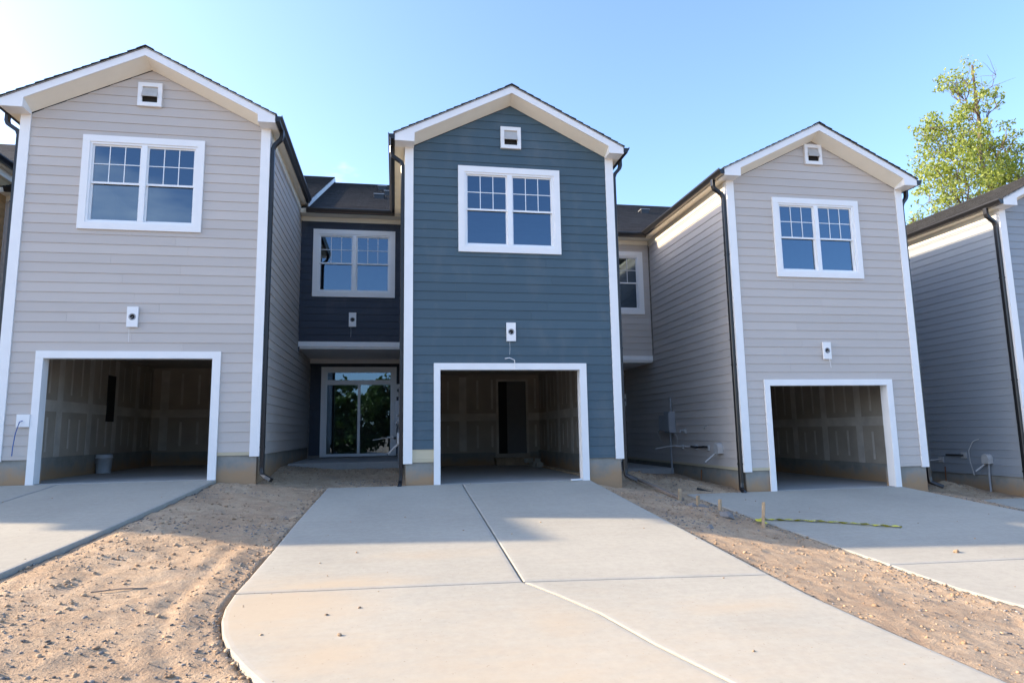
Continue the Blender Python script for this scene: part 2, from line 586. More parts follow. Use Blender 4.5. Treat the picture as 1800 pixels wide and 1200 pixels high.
def seg_dist(poly, x, y, closed=True):
    d = np.full(np.shape(x), 1e9)
    n = len(poly)
    for i in range(n if closed else n - 1):
        ax, ay = poly[i]
        bx, by = poly[(i + 1) % n]
        dx, dy = bx - ax, by - ay
        t = np.clip(((x - ax) * dx + (y - ay) * dy) / (dx * dx + dy * dy + 1e-12), 0, 1)
        d = np.minimum(d, np.hypot(x - ax - t * dx, y - ay - t * dy))
    return d

MOUNDS = [(4.85, 1.5, 0.95, 0.75, 0.16), (5.65, 0.85, 0.45, 0.4, 0.10), (-0.75, 2.3, 1.0, 0.5, 0.06), (-1.7, 1.9, 0.7, 0.5, 0.03), (12.0, 1.2, 0.55, 0.45, 0.16), (4.5, -2.2, 0.5, 0.5, 0.05)]

def ground_z(x, y):
    x = np.asarray(x, float)
    y = np.asarray(y, float)
    z = np.interp(x, GX, GZ)
    z = z + SLOPE * np.clip(y, YFLAT, 0) + 0.055 * np.clip(y, 0, 3.3)
    near = np.exp(-np.maximum(0, np.hypot(x - 1, y + 3) - 9) / 6)
    z = z + near * (0.05 * vnoise(x, y, 0.8, 1) + 0.03 * vnoise(x, y, 2.1, 2) + 0.02 * vnoise(x, y, 5.3, 3) + 0.014 * vnoise(x, y, 12.0, 4) + 0.010 * vnoise(x, y, 22, 5))
    for mx, my, rx, ry, h in MOUNDS:
        g = np.exp(-((x - mx) / rx) ** 2 - ((y - my) / ry) ** 2)
        z = z + g * h * (1 + 0.9 * vnoise(x, y, 6, 6))
    # wheel ruts beside the middle driveway
    for off, dep in ((0.42, 0.016),):
        d = seg_dist([(px - off, py) for px, py in DRIVE_M[3:15]], x, y, False)
        z = z - dep * np.exp(-(d / 0.07) ** 2) * (0.6 + vnoise(x, y, 3, 8)) + 0.5 * dep * np.exp(-((d - 0.13) / 0.07) ** 2)
    for poly in (DRIVE_M, DRIVE_L, DRIVE_R, DRIVE_4):
        ins = inside(poly, x, y)
        d = seg_dist(poly, x, y)
        z = np.where(ins, z - np.minimum(0.25, 0.06 + d), z)
        lift = 0.0
        if poly is DRIVE_M:
            top = SLOPE * np.clip(y, YFLAT, 0)
        elif poly is DRIVE_L:
            top = 0.187 + SLOPE * np.clip(y, YFLAT, 0) - 0.03
        elif poly is DRIVE_R:
            top = -0.309 + SLOPE * np.clip(y, YFLAT, 0)
        else:
            top = -0.62 + SLOPE * np.clip(y, YFLAT, 0)
        zz = np.minimum(z, top - 0.014 + np.maximum(0, d - 0.1) * 0.3)
        z = np.where((~ins) & (d < 0.6), zz, z)
        z = np.where(ins, np.minimum(z, top - 0.13), z)
    for k, oz in OZ.items():
        ox = k * UNIT
        z = np.where((x > ox + 0.06) & (x < ox + W - 0.06) & (y > 0.08) & (y < 16), oz - 0.45, z)
        z = np.where((x > ox - 2.40) & (x <= ox + 0.06) & (y > 3.5) & (y < 16), oz - 0.45, z)
    return z

def axis_pts(lo, hi, dense_lo, dense_hi, step):
    a = list(np.arange(dense_lo, dense_hi + 1e-6, step))
    s, q = step, dense_hi
    while q < hi:
        s *= 1.35
        q += s
        a.append(min(q, hi))
    s, q = step, dense_lo
    pre = []
    while q > lo:
        s *= 1.35
        q -= s
        pre.append(max(q, lo))
    return np.array(sorted(set(pre + a)))

gxs = axis_pts(-600, 600, -6.6, 13.2, 0.045)
gys = axis_pts(-600, 600, -9.4, 3.8, 0.045)
gX, gY = np.meshgrid(gxs, gys)
gZ = ground_z(gX, gY)
nx, ny = len(gxs), len(gys)
gv = np.stack([gX.ravel(), gY.ravel(), gZ.ravel()], 1)
ii, jj = np.meshgrid(np.arange(nx - 1), np.arange(ny - 1))
b0 = (jj * nx + ii).ravel()
gf = np.stack([b0, b0 + 1, b0 + 1 + nx, b0 + nx], 1)
me = bpy.data.meshes.new('ground')
me.vertices.add(len(gv))
me.vertices.foreach_set('co', gv.astype(np.float32).ravel())
me.loops.add(len(gf) * 4)
me.loops.foreach_set('vertex_index', gf.astype(np.int32).ravel())
me.polygons.add(len(gf))
me.polygons.foreach_set('loop_start', np.arange(0, len(gf) * 4, 4, dtype=np.int32))
me.materials.append(M['dirt'])
me.update(calc_edges=True)
me.validate()
me.shade_smooth()
ground = bpy.data.objects.new('ground', me)
COL.objects.link(ground)
tag(ground, 'bare sandy clay ground between the driveways', None, None, 'structure')

# ---------------------------------------------------------------- driveways
def inset(poly, d):
    n = len(poly)
    out = []
    area = sum(poly[i][0] * poly[(i + 1) % n][1] - poly[(i + 1) % n][0] * poly[i][1] for i in range(n))
    sg = 1 if area > 0 else -1
    for i in range(n):
        a = Vector(poly[i - 1])
        b = Vector(poly[i])
        c = Vector(poly[(i + 1) % n])
        e1 = (b - a).normalized()
        e2 = (c - b).normalized()
        n1 = Vector((-e1.y, e1.x)) * sg
        n2 = Vector((-e2.y, e2.x)) * sg
        m = (n1 + n2)
        m = m / max(0.35, m.dot(n1)) if m.length > 1e-6 else n1
        out.append(tuple(b + m * d))
    return out

def densify(poly, step=0.5):
    out = []
    n = len(poly)
    for i in range(n):
        a, b = Vector(poly[i]), Vector(poly[(i + 1) % n])
        k = max(1, int((b - a).length / step))
        for q in range(k):
            out.append(tuple(a + (b - a) * q / k))
    return out

def slab_panel(poly, oz, parent, band=0.045, gap=0.009):
    poly = inset(poly, gap)
    rim = inset(poly, 0.012)
    inn = inset(poly, band)
    n = len(poly)
    zt = lambda q, dz: (q[0], q[1], oz + SLOPE * max(q[1], YFLAT) + dz)
    vs = [zt(q, -0.16) for q in poly] + [zt(q, -0.007) for q in poly] + [zt(q, -0.002) for q in rim] + [zt(q, 0.0) for q in inn]
    fs, mi = [], []
    for lv in range(3):
        for i in range(n):
            fs.append((lv * n + i, lv * n + (i + 1) % n, (lv + 1) * n + (i + 1) % n, (lv + 1) * n + i))
            mi.append(1)
    fs.append(tuple(3 * n + i for i in range(n)))
    mi.append(0)
    o = mesh_obj('concrete_panel', vs, fs, [M['slab'], M['slab_edge']], parent)
    o.data.polygons.foreach_set('material_index', mi)
    import bmesh
    bm = bmesh.new()
    bm.from_mesh(o.data)
    bmesh.ops.recalc_face_normals(bm, faces=bm.faces)
    bmesh.ops.triangulate(bm, faces=[f for f in bm.faces if len(f.verts) > 4])
    bm.to_mesh(o.data)
    bm.free()
    return o

def driveway(label, oz, panels):
    root = bpy.data.objects.new('driveway', None)
    COL.objects.link(root)
    tag(root, label, None, None, 'structure')
    for q in panels:
        slab_panel(q, oz, root)
    return root

JX = 0.995
JY = -5.56
jt = [(JX, JY), (1.22, -5.98), (1.43, -6.43), (1.63, -7.09), (1.88, -7.74), (2.25, -8.75), (2.6, -9.8)]
dm = DRIVE_M
left_up = [q for q in dm[:10] if q[1] > -5.4]
left_lo = [q for q in dm[:15] if q[1] < -5.45]
right_lo = [q for q in dm[15:] if q[1] < -5.8]
pan_m = [
    left_up + [(-1.527, -5.44), (JX, JY), (JX, -0.01)],
    [(-1.527, -5.44)] + left_lo + [(2.6, -9.8)] + jt[::-1][1:],
    [(JX, -0.01), (JX, JY), (3.33, -5.76), (3.33, -3.4), (3.33, -0.01)],
    jt + [(4.3, -9.8)] + right_lo[1:] + [(3.33, -5.76)],
]
driveway('pale concrete driveway of the middle blue townhouse with a bending centre joint', OZ[0], pan_m)
pan_l = [
    [(-7.75, -0.01), (-7.78, -3.0), (-5.4, -3.05), (-5.4, -0.01)], [(-5.4, -0.01), (-5.4, -3.05), (-3.262, -3.1), (-3.16, -1.6), (-3.05, -0.01)],
    [(-7.78, -3.0), (-7.8, -5.0), (-7.6, -7.0), (-6.6, -9.8), (-2.6, -9.8), (-3.2, -7.4), (-3.47, -6.3), (-3.50, -5.2), (-3.33, -3.72), (-3.262, -3.1), (-5.4, -3.05)]]
pan_l = [[(-7.75, -0.01), (-7.8, -5.6), (-5.4, -5.62), (-5.4, -0.01)], [(-5.4, -0.01), (-5.4, -5.62), (-3.49, -5.65), (-3.50, -5.2), (-3.33, -3.72), (-3.16, -1.6), (-3.05, -0.01)],
         [(-7.8, -5.6), (-7.6, -7.0), (-6.6, -9.8), (-2.6, -9.8), (-3.2, -7.4), (-3.47, -6.3), (-3.49, -5.65), (-5.4, -5.62)]]
driveway('pale concrete driveway of the left beige townhouse with a raised edge', OZ[-1], pan_l)
pan_r = [[(5.16, -0.01), (5.24, -1.1), (5.27, -2.2), (5.42, -3.96), (5.48, -4.7), (7.4, -4.78), (9.99, -4.9), (9.95, -4.0), (9.78, -2.0), (9.72, -0.01)],
         [(5.48, -4.7), (5.53, -5.5), (5.66, -6.0), (5.95, -6.7), (6.6, -7.8), (7.8, -9.8), (11.0, -9.8), (10.3, -7.0), (9.99, -4.9), (7.4, -4.78)]]
driveway('shaded concrete driveway of the right beige townhouse with tape lying on it', OZ[1], pan_r)
driveway('far right concrete driveway mostly cut off by the frame', OZ[2], [[(x + 2 * UNIT, y) for x, y in q] for q in pan_m])

zr = 0 + SLOPE * YFLAT
street = box('street', -200, 200, -21, -12.6, zr - 0.5, zr - 0.06, M['asphalt'])
tag(street, 'asphalt street in front of the row', None, None, 'structure')
kerb = box('kerb', -200, 200, -12.6, -12.4, zr - 0.5, zr + 0.06, M['slab_edge'])
tag(kerb, 'concrete kerb along the street', None, None, 'structure')

# ---------------------------------------------------------------- townhouses
EXP = 0.166
TB, TT = 0.0165, 0.005
BOARD_CACHE = {}

def board_mesh(length, h, face, mat):
    key = (round(length, 3), round(h, 3), face, mat.name)
    if key in BOARD_CACHE:
        return BOARD_CACHE[key]
    hh = h / EXP
    t1 = TB - (TB - TT) * hh
    vs = []
    for s in (0, length):
        for out, z in ((0.0, 0.0), (TB, 0.0), (TB - 0.002, 0.004), (t1, h), (0.0, h)):
            if face == 'front':
                vs.append((s, -out, z))
            elif face == 'left':
                vs.append((-out, s, z))
            else:
                vs.append((out, s, z))
    fs = [(0, 1, 2, 3, 4), (9, 8, 7, 6, 5)] + [(i, (i + 1) % 5, (i + 1) % 5 + 5, i + 5) for i in range(5)]
    if face != 'right':
        fs = [tuple(reversed(q)) for q in fs]
    m = bpy.data.meshes.new('siding_board')
    m.from_pydata(vs, [], fs)
    m.materials.append(mat)
    m.update()
    BOARD_CACHE[key] = m
    return m

def lay_courses(parent, face, fixed, u0, u1, z0, z1, holes, mat, splits=True, seed=0, low_mat=None, low_n=0, low_span=None):
    rr = random.Random(seed)
    z = z0
    k = 0
    while z < z1 - 0.02:
        zb = min(z + EXP, z1)
        spans = [(u0, u1, z, zb)]
        for h in holes:
            nxt = []
            for a, b, s, t in spans:
                if h[3] <= s + 1e-4 or h[2] >= t - 1e-4 or h[1] <= a or h[0] >= b:
                    nxt.append((a, b, s, t))
                    continue
                if h[0] > a + 0.01:
                    nxt.append((a, h[0], s, t))
                if h[1] < b - 0.01:
                    nxt.append((h[1], b, s, t))
                if h[2] > s + 0.012:
                    nxt.append((max(a, h[0]), min(b, h[1]), s, h[2]))
                if h[3] < t - 0.012:
                    nxt.append((max(a, h[0]), min(b, h[1]), h[3], t))
            spans = nxt
        for a, b, s, t in spans:
            pieces = [(a, b)]
            if splits and b - a > 2.2:
                c = round(a + (b - a) * (0.2 + 0.6 * rr.random()), 1)
                pieces = [(a, c - 0.001), (c + 0.001, b)]
            for p, q in pieces:
                mm = mat
                if low_mat is not None and k < low_n and (low_span is None or (p >= low_span[0] - 0.01 and q <= low_span[1] + 0.01)):
                    mm = low_mat
                me_ = board_mesh(q - p, t - s, face, mm)
                loc = (p, fixed, s) if face == 'front' else (fixed, p, s)
                share('siding_board', me_, loc, parent)
        z += EXP
        k += 1

def gable_courses(parent, y, z0, apex_x, apex_z, pitch, mat, hole=None):
    z = z0
    while z < apex_z - 0.02:
        zb = min(z + EXP, apex_z - 0.004)
        xa = lambda q: max(0.0, apex_x - (apex_z - q) / pitch)
        xb = lambda q: min(W, apex_x + (apex_z - q) / pitch)
        def quad(l0, l1, r0, r1):
            vs = []
            for yy0, yy1 in ((0, 0), (-TB, -TT)):
                vs += [(l0, y + yy0, z), (r0, y + yy0, z), (r1, y + yy1, zb), (l1, y + yy1, zb)]
            mesh_obj('siding_board', vs, [(3, 2, 1, 0), (4, 5, 6, 7), (0, 1, 5, 4), (1, 2, 6, 5), (2, 3, 7, 6), (3, 0, 4, 7)], mat, parent)
        if hole and hole[2] < zb - 0.03 and hole[3] > z + 0.03 and hole[0] > xa(z):
            quad(xa(z), min(xa(zb), hole[0]), hole[0], hole[0])
            quad(hole[1], hole[1], xb(z), max(xb(zb), hole[1]))
        else:
            quad(xa(z), xa(zb), xb(z), xb(zb))
        z += EXP

def stepped_roof(name, eave, ridge, a0, a1, axis, parent, jag=0.0, exposure=0.145, seed=3):
    """one slope of shingle courses; eave/ridge are (u,z) in the section, run along axis from a0 to a1"""
    rr = random.Random(seed)
    (u0, z0), (u1, z1) = eave, ridge
    L = math.hypot(u1 - u0, z1 - z0)
    n = max(1, int(L / exposure))
    du, dz = (u1 - u0) / n, (z1 - z0) / n
    nu, nz = -(z1 - z0) / L, (u1 - u0) / L
    if nz < 0:
        nu, nz = -nu, -nz
    t = 0.016
    vs, fs, uv = [], [], []
    def P(u, z, a):
        return (u, a, z) if axis == 'y' else (a, u, z)
    for i in range(n):
        j0 = a0 - jag * rr.random()
        b = len(vs)
        ua, za = u0 + du * i, z0 + dz * i
        ub, zb = u0 + du * (i + 1.05), z0 + dz * (i + 1.05)
        vs += [P(ua + nu * t, za + nz * t, j0), P(ua + nu * t, za + nz * t, a1), P(ub + nu * 0.002, zb + nz * 0.002, a1), P(ub + nu * 0.002, zb + nz * 0.002, j0),
               P(ua - nu * 0.004, za - nz * 0.004, j0), P(ua - nu * 0.004, za - nz * 0.004, a1)]
        fs += [(b, b + 1, b + 2, b + 3), (b + 4, b + 5, b + 1, b), (b + 4, b, b + 3)]
        v0, v1 = i * exposure, (i + 1) * exposure
        uv += [(j0, v0), (a1, v0), (a1, v1), (j0, v1), (j0, v0), (a1, v0), (a1, v0 + .01), (j0, v0 + .01), (j0, v0), (j0, v0), (j0, v1)]
    # underside
    b = len(vs)
    vs += [P(u0 - nu * 0.02, z0 - nz * 0.02, a0 + 0.01), P(u0 - nu * 0.02, z0 - nz * 0.02, a1), P(u1 - nu * 0.02, z1 - nz * 0.02, a1), P(u1 - nu * 0.02, z1 - nz * 0.02, a0 + 0.01)]
    fs.append((b, b + 1, b + 2, b + 3))
    uv += [(0, 0)] * 4
    o = mesh_obj(name, vs, fs, M['shingle'], parent)
    lay = o.data.uv_layers.new(name='UVMap')
    lay.data.foreach_set('uv', [c for q in uv for c in q])
    return o

GUT = [(0.0, 0.0), (0.0, -0.105), (0.012, -0.115), (0.075, -0.115), (0.085, -0.085), (0.105, -0.055), (0.118, -0.03), (0.118, 0.0), (0.106, 0.0), (0.106, -0.02), (0.012, -0.02), (0.012, 0.0)]

# rake geometry in unit coordinates
FAX, FZ, PITCH = 1.945, 7.345, 0.5
FE_L, FE_R = -0.215, W + 0.155
FEZ_L = FZ - PITCH * (FAX - FE_L)
FEZ_R = FZ - PITCH * (FE_R - FAX)
OV = 0.30
SOFFIT_DROP = 0.155
EAVE_Z = 6.13

def window(parent, name, x0, x1, z0, z1, y, twin=True, muntins=True, trim=0.115):
    """trimmed twin double-hung window facing -y; y is the sheathing plane"""
    w = MB()
    w.box(x0, x1, y - 0.045, y + 0.004, z1 - trim, z1)
    w.box(x0, x1, y - 0.045, y + 0.004, z0, z0 + trim)
    w.box(x0, x0 + trim, y - 0.043, y + 0.004, z0 + trim, z1 - trim)
    w.box(x1 - trim, x1, y - 0.043, y + 0.004, z0 + trim, z1 - trim)
    root = w.build(name, M['white'], parent)
    a0, a1, b0, b1 = x0 + trim, x1 - trim, z0 + trim, z1 - trim
    # vinyl frame
    fr = MB()
    t = 0.035
    fr.box(a0, a1, y - 0.028, y + 0.07, b0, b0 + t)
    fr.box(a0, a1, y - 0.028, y + 0.07, b1 - t, b1)
    fr.box(a0, a0 + t, y - 0.027, y + 0.07, b0 + t, b1 - t)
    fr.box(a1 - t, a1, y - 0.027, y + 0.07, b0 + t, b1 - t)
    xm = (a0 + a1) / 2
    fr.box(xm - 0.045, xm + 0.045, y - 0.032, y + 0.07, b0 + t, b1 - t)
    fr.build('window_frame', M['vinyl'], root)
    zm = (b0 + b1) / 2
    for s0, s1 in ((a0 + t, xm - 0.045), (xm + 0.045, a1 - t)):
        # upper sash stands forward, lower sash sits behind it
        for lo, hi, yy, nm in ((zm - 0.018, b1 - t, y + 0.002, 'upper'), (b0 + t, zm + 0.018, y + 0.028, 'lower')):
            sb = MB()
            e = 0.026
            sb.box(s0, s1, yy, yy + 0.024, lo, lo + e + 0.008)
            sb.box(s0, s1, yy, yy + 0.024, hi - e, hi)
            sb.box(s0, s0 + e, yy + 0.001, yy + 0.024, lo + e + 0.008, hi - e)
            sb.box(s1 - e, s1, yy + 0.001, yy + 0.024, lo + e + 0.008, hi - e)
            sb.build('sash', M['vinyl'], root)
            g0, g1, h0, h1 = s0 + e, s1 - e, lo + e + 0.008, hi - e
            mesh_obj('pane', [(g0, yy + 0.014, h0), (g1, yy + 0.014, h0), (g1, yy + 0.014, h1), (g0, yy + 0.014, h1)], [(0, 1, 2, 3)], M['glass'], root)
            if nm == 'upper' and muntins:
                mu = MB()
                for q in (1, 2):
                    xx = g0 + (g1 - g0) * q / 3
                    mu.box(xx - 0.007, xx + 0.007, yy + 0.006, yy + 0.012, h0, h1)
                zz = (h0 + h1) / 2
                mu.box(g0, g1, yy + 0.005, yy + 0.0115, zz - 0.007, zz + 0.007)
                mu.build('muntin', M['vinyl'], root)
    return root

def light_block(parent, x, z, y, wire='down', seed=0):
    b = wall_boxes(x - 0.085, x + 0.085, z - 0.17, z + 0.17, [(x - 0.042, x + 0.042, z - 0.042, z + 0.042)], 'x', y - 0.05, y - 0.012).build('light_block', M['white'], parent)
    ring = MB()
    ring.lathe([(0.058, y - 0.0505), (0.052, y - 0.054), (0.040, y - 0.052), (0.040, y - 0.018)], x, z, 20, 'y')
    ring.build('junction_ring', M['steelgrey'], b)
    disk = MB()
    disk.lathe([(0.0401, y - 0.022), (0.0001, y - 0.022)], x, z, 20, 'y')
    disk.build('junction_recess', M['dark'], b)
    wr = MB()
    if wire == 'down':
        wr.tube([(x, y - 0.03, z), (x - 0.03, y - 0.07, z - 0.03), (x - 0.035, y - 0.065, z - 0.12), (x - 0.03, y - 0.06, z - 0.30), (x - 0.034, y - 0.045, z - 0.42)], 0.0022, 6)
    else:
        wr.tube([(x, y - 0.03, z), (x + 0.02, y - 0.06, z - 0.05), (x + 0.022, y - 0.06, z - 0.16), (x + 0.05, y - 0.05, z - 0.34)], 0.004, 6)
    wr.build('wire', M['vinyl'], b)
    return b

def gable_vent(parent, x, z, y):
    w, h = 0.195, 0.215
    b = wall_boxes(x - w, x + w, z - h, z + h, [(x - w + 0.07, x + w - 0.07, z - h + 0.07, z + h - 0.07)], 'x', y - 0.045, y + 0.002).build('gable_vent', M['white'], parent)
    i0, i1, j0, j1 = x - w + 0.07, x + w - 0.07, z - h + 0.07, z + h - 0.07
    box('vent_opening', i0, i1, y - 0.006, y + 0.003, j0, j1, M['dark'], b)
    hd = MB()
    hd.add([(i0, y - 0.012, j1), (i1, y - 0.012, j1), (i1, y - 0.085, j0 + 0.10), (i0, y - 0.085, j0 + 0.10),
            (i0, y - 0.006, j1 - 0.008), (i1, y - 0.006, j1 - 0.008), (i1, y - 0.079, j0 + 0.092), (i0, y - 0.079, j0 + 0.092)],
           [(0, 1, 2, 3), (7, 6, 5, 4), (0, 4, 5, 1), (1, 5, 6, 2), (2, 6, 7, 3), (3, 7, 4, 0)])
    for xx in (i0, i1 - 0.006):
        hd.prism([(y - 0.012, j1 - 0.004), (y - 0.083, j0 + 0.096), (y - 0.006, j0 + 0.10)], 'x', xx, xx + 0.006)
    hd.build('vent_hood', M['pvc'], b)
    return b

def downspout(parent, side, kick):
    """from the front gutter outlet, back to the side wall and down to a shoe"""
    if side == 'left':
        xo, xw = FE_L - 0.055, -0.065
    else:
        xo, xw = FE_R + 0.055, W + 0.065
    s = -1 if side == 'left' else 1
    zt = (FEZ_L if side == 'left' else FEZ_R) - 0.10
    path = [(xo, 0.06, zt), (xo, 0.06, zt - 0.13), (xo - s * 0.02, 0.06, zt - 0.19), (xw + s * 0.03, 0.055, zt - 0.30), (xw, 0.055, zt - 0.38),
            (xw, 0.055, 3.0), (xw, 0.055, 0.16), (xw + s * 0.01, 0.04, 0.06), (xw + s * kick, -0.03 if side == 'right' else -0.06, 0.0 if side == 'left' else 0.015), (xw + s * kick * 2.0, -0.08, -0.03)]
    mb = MB()
    mb.tube(path, 0, rect=(0.034, 0.044), ref=(0, 1, 0))
    o = mb.build('downspout', M['black'], parent)
    for z in (4.6, 2.4, 0.5):
        box('strap', xw - 0.037, xw + 0.037, 0.008, 0.102, z, z + 0.03, M['black'], o)
    return o

def utilities(parent, kind):
    """service stubs on the left side wall (x=0, facing -x) of a block"""
    X = -TB
    def plate(y, z, a=0.09, b=0.11):
        return box('mounting_plate', X - 0.03, X + 0.002, y - a / 2, y + a / 2, z - b / 2, z + b / 2, M['pvc'], parent)
    def pipe(name, path, r, mat, par=None):
        return MB().tube(path, r, 10).build(name, mat, par or parent)
    dz = 0.31
    if kind == 'full':
        mbx = box('meter_box', X - 0.15, X + 0.001, 3.02, 3.32, 0.80 + dz, 1.30 + dz, M['steelgrey'], parent)
        box('meter_door', X - 0.162, X - 0.15, 3.04, 3.30, 0.83 + dz, 1.27 + dz, M['steelgrey'], mbx)
        box('breaker_box', X - 0.12, X + 0.001, 3.40, 3.72, 0.86 + dz, 1.22 + dz, M['steelgrey'], parent)
        pipe('conduit', [(X - 0.07, 3.18, 0.80 + dz), (X - 0.07, 3.18, 0.3), (X - 0.07, 3.18, -0.15)], 0.022, M['steelgrey'])
        pipe('conduit', [(X - 0.06, 3.1, 1.30 + dz), (X - 0.06, 3.1, 1.62 + dz)], 0.02, M['steelgrey'])
        p1 = plate(2.50, 0.84 + dz)
        pipe('hose_bib', [(X, 2.5, 0.85 + dz), (X - 0.11, 2.5, 0.85 + dz), (X - 0.13, 2.5, 0.80 + dz)], 0.014, M['pvc'], p1)
        for y in (2.66, 1.96, 1.40):
            p = plate(y, 0.48 + dz)
            if y == 2.66:
                pipe('stub_pipe', [(X, y, 0.50 + dz), (X - 0.22, y + 0.02, 0.51 + dz), (X - 0.62, y + 0.12, 0.45 + dz)], 0.009, M['pvc'], p)
            elif y == 1.96:
                pipe('stub_pipe', [(X, y, 0.5 + dz), (X - 0.14, y + 0.02, 0.5 + dz), (X - 0.3, y + 0.4, 0.5 + dz)], 0.02, M['pvc'], p)
            else:
                pipe('line_set', [(X, y, 0.5 + dz), (X - 0.10, y, 0.5 + dz), (X - 0.16, y + 0.25, 0.49 + dz), (X - 0.16, y + 0.5, 0.5 + dz)], 0.024, M['black'], p)
        hood = MB()
        hood.prism([(-0.09, 0.0), (0.09, 0.0), (0.09, 0.12), (0.06, 0.19), (0.0, 0.215), (-0.06, 0.19), (-0.09, 0.12)], 'x', X - 0.12, X + 0.001)
        hb = hood.build('dryer_vent_hood', M['pvc'], parent)
        hb.location = (0, 0.86, 0.38 + dz)
        pipe('vent_pipe', [(X - 0.05, 0.92, 0.42 + dz), (X - 0.18, 0.98, 0.30 + dz), (X - 0.28, 1.03, 0.20 + dz)], 0.019, M['pvc'])
        pipe('vent_pipe_end', [(X - 0.278, 1.029, 0.202 + dz), (X - 0.29, 1.034, 0.192 + dz)], 0.020, M['black'])
        pipe('cable', [(X, 3.9, 0.55 + dz), (X - 0.08, 3.9, 0.8 + dz), (X - 0.1, 3.7, 0.98 + dz), (X - 0.06, 3.5, 0.98 + dz)], 0.008, M['pvc'])
        pipe('cable', [(X - 0.05, 3.0, 0.78 + dz), (X - 0.1, 2.9, 0.8 + dz), (X - 0.12, 2.7, 0.72 + dz), (X - 0.09, 2.72, 0.5 + dz)], 0.006, M['pvc'])
        pipe('cable', [(X, 1.55, 0.88 + dz), (X - 0.09, 1.4, 0.92 + dz), (X - 0.12, 1.2, 0.93 + dz)], 0.010, M['pvc'])
        pipe('spigot', [(X - 0.02, 1.75, 0.32), (X - 0.04, 1.75, 0.12), (X - 0.035, 1.75, -0.05)], 0.012, M['copper'])
    elif kind == 'few':
        dz = 0.62
        p = plate(2.22, 0.06 + dz, 0.13, 0.13)
        pipe('stub_pipe', [(X, 2.22, 0.07 + dz), (X - 0.1, 2.26, 0.06 + dz), (X - 0.3, 2.38, 0.02 + dz)], 0.014, M['pvc'], p)
        p = plate(1.56, 0.18 + dz, 0.13, 0.14)
        pipe('line_set', [(X, 1.56, 0.18 + dz), (X - 0.08, 1.6, 0.18 + dz), (X - 0.12, 1.95, 0.18 + dz)], 0.022, M['black'], p)
        hood = MB()
        hood.prism([(-0.09, 0.0), (0.09, 0.0), (0.09, 0.12), (0.06, 0.19), (0.0, 0.215), (-0.06, 0.19), (-0.09, 0.12)], 'x', X - 0.12, X + 0.001)
        hb = hood.build('dryer_vent_hood', M['pvc'], parent)
        hb.location = (0, 0.92, 0.02 + dz)
        pipe('vent_pipe', [(X - 0.05, 0.96, 0.03 + dz), (X - 0.16, 1.03, -0.08 + dz), (X - 0.22, 1.08, -0.15 + dz)], 0.018, M['pvc'])
        pipe('conduit', [(X - 0.05, 0.9, 0.02 + dz), (X - 0.05, 0.92, -0.3 + dz), (X - 0.05, 0.92, -0.62 + dz)], 0.022, M['steelgrey'])
        pipe('cable', [(X, 1.12, 0.56 + dz), (X - 0.08, 1.22, 0.5 + dz), (X - 0.1, 1.33, 0.3 + dz), (X - 0.06, 1.36, 0.05 + dz), (X - 0.05, 1.3, -0.25 + dz)], 0.009, M['pvc'])
        pipe('spigot', [(X - 0.02, 2.12, -0.1 + dz), (X - 0.03, 2.12, -0.3 + dz), (X - 0.03, 2.12, -0.48 + dz)], 0.012, M['copper'])

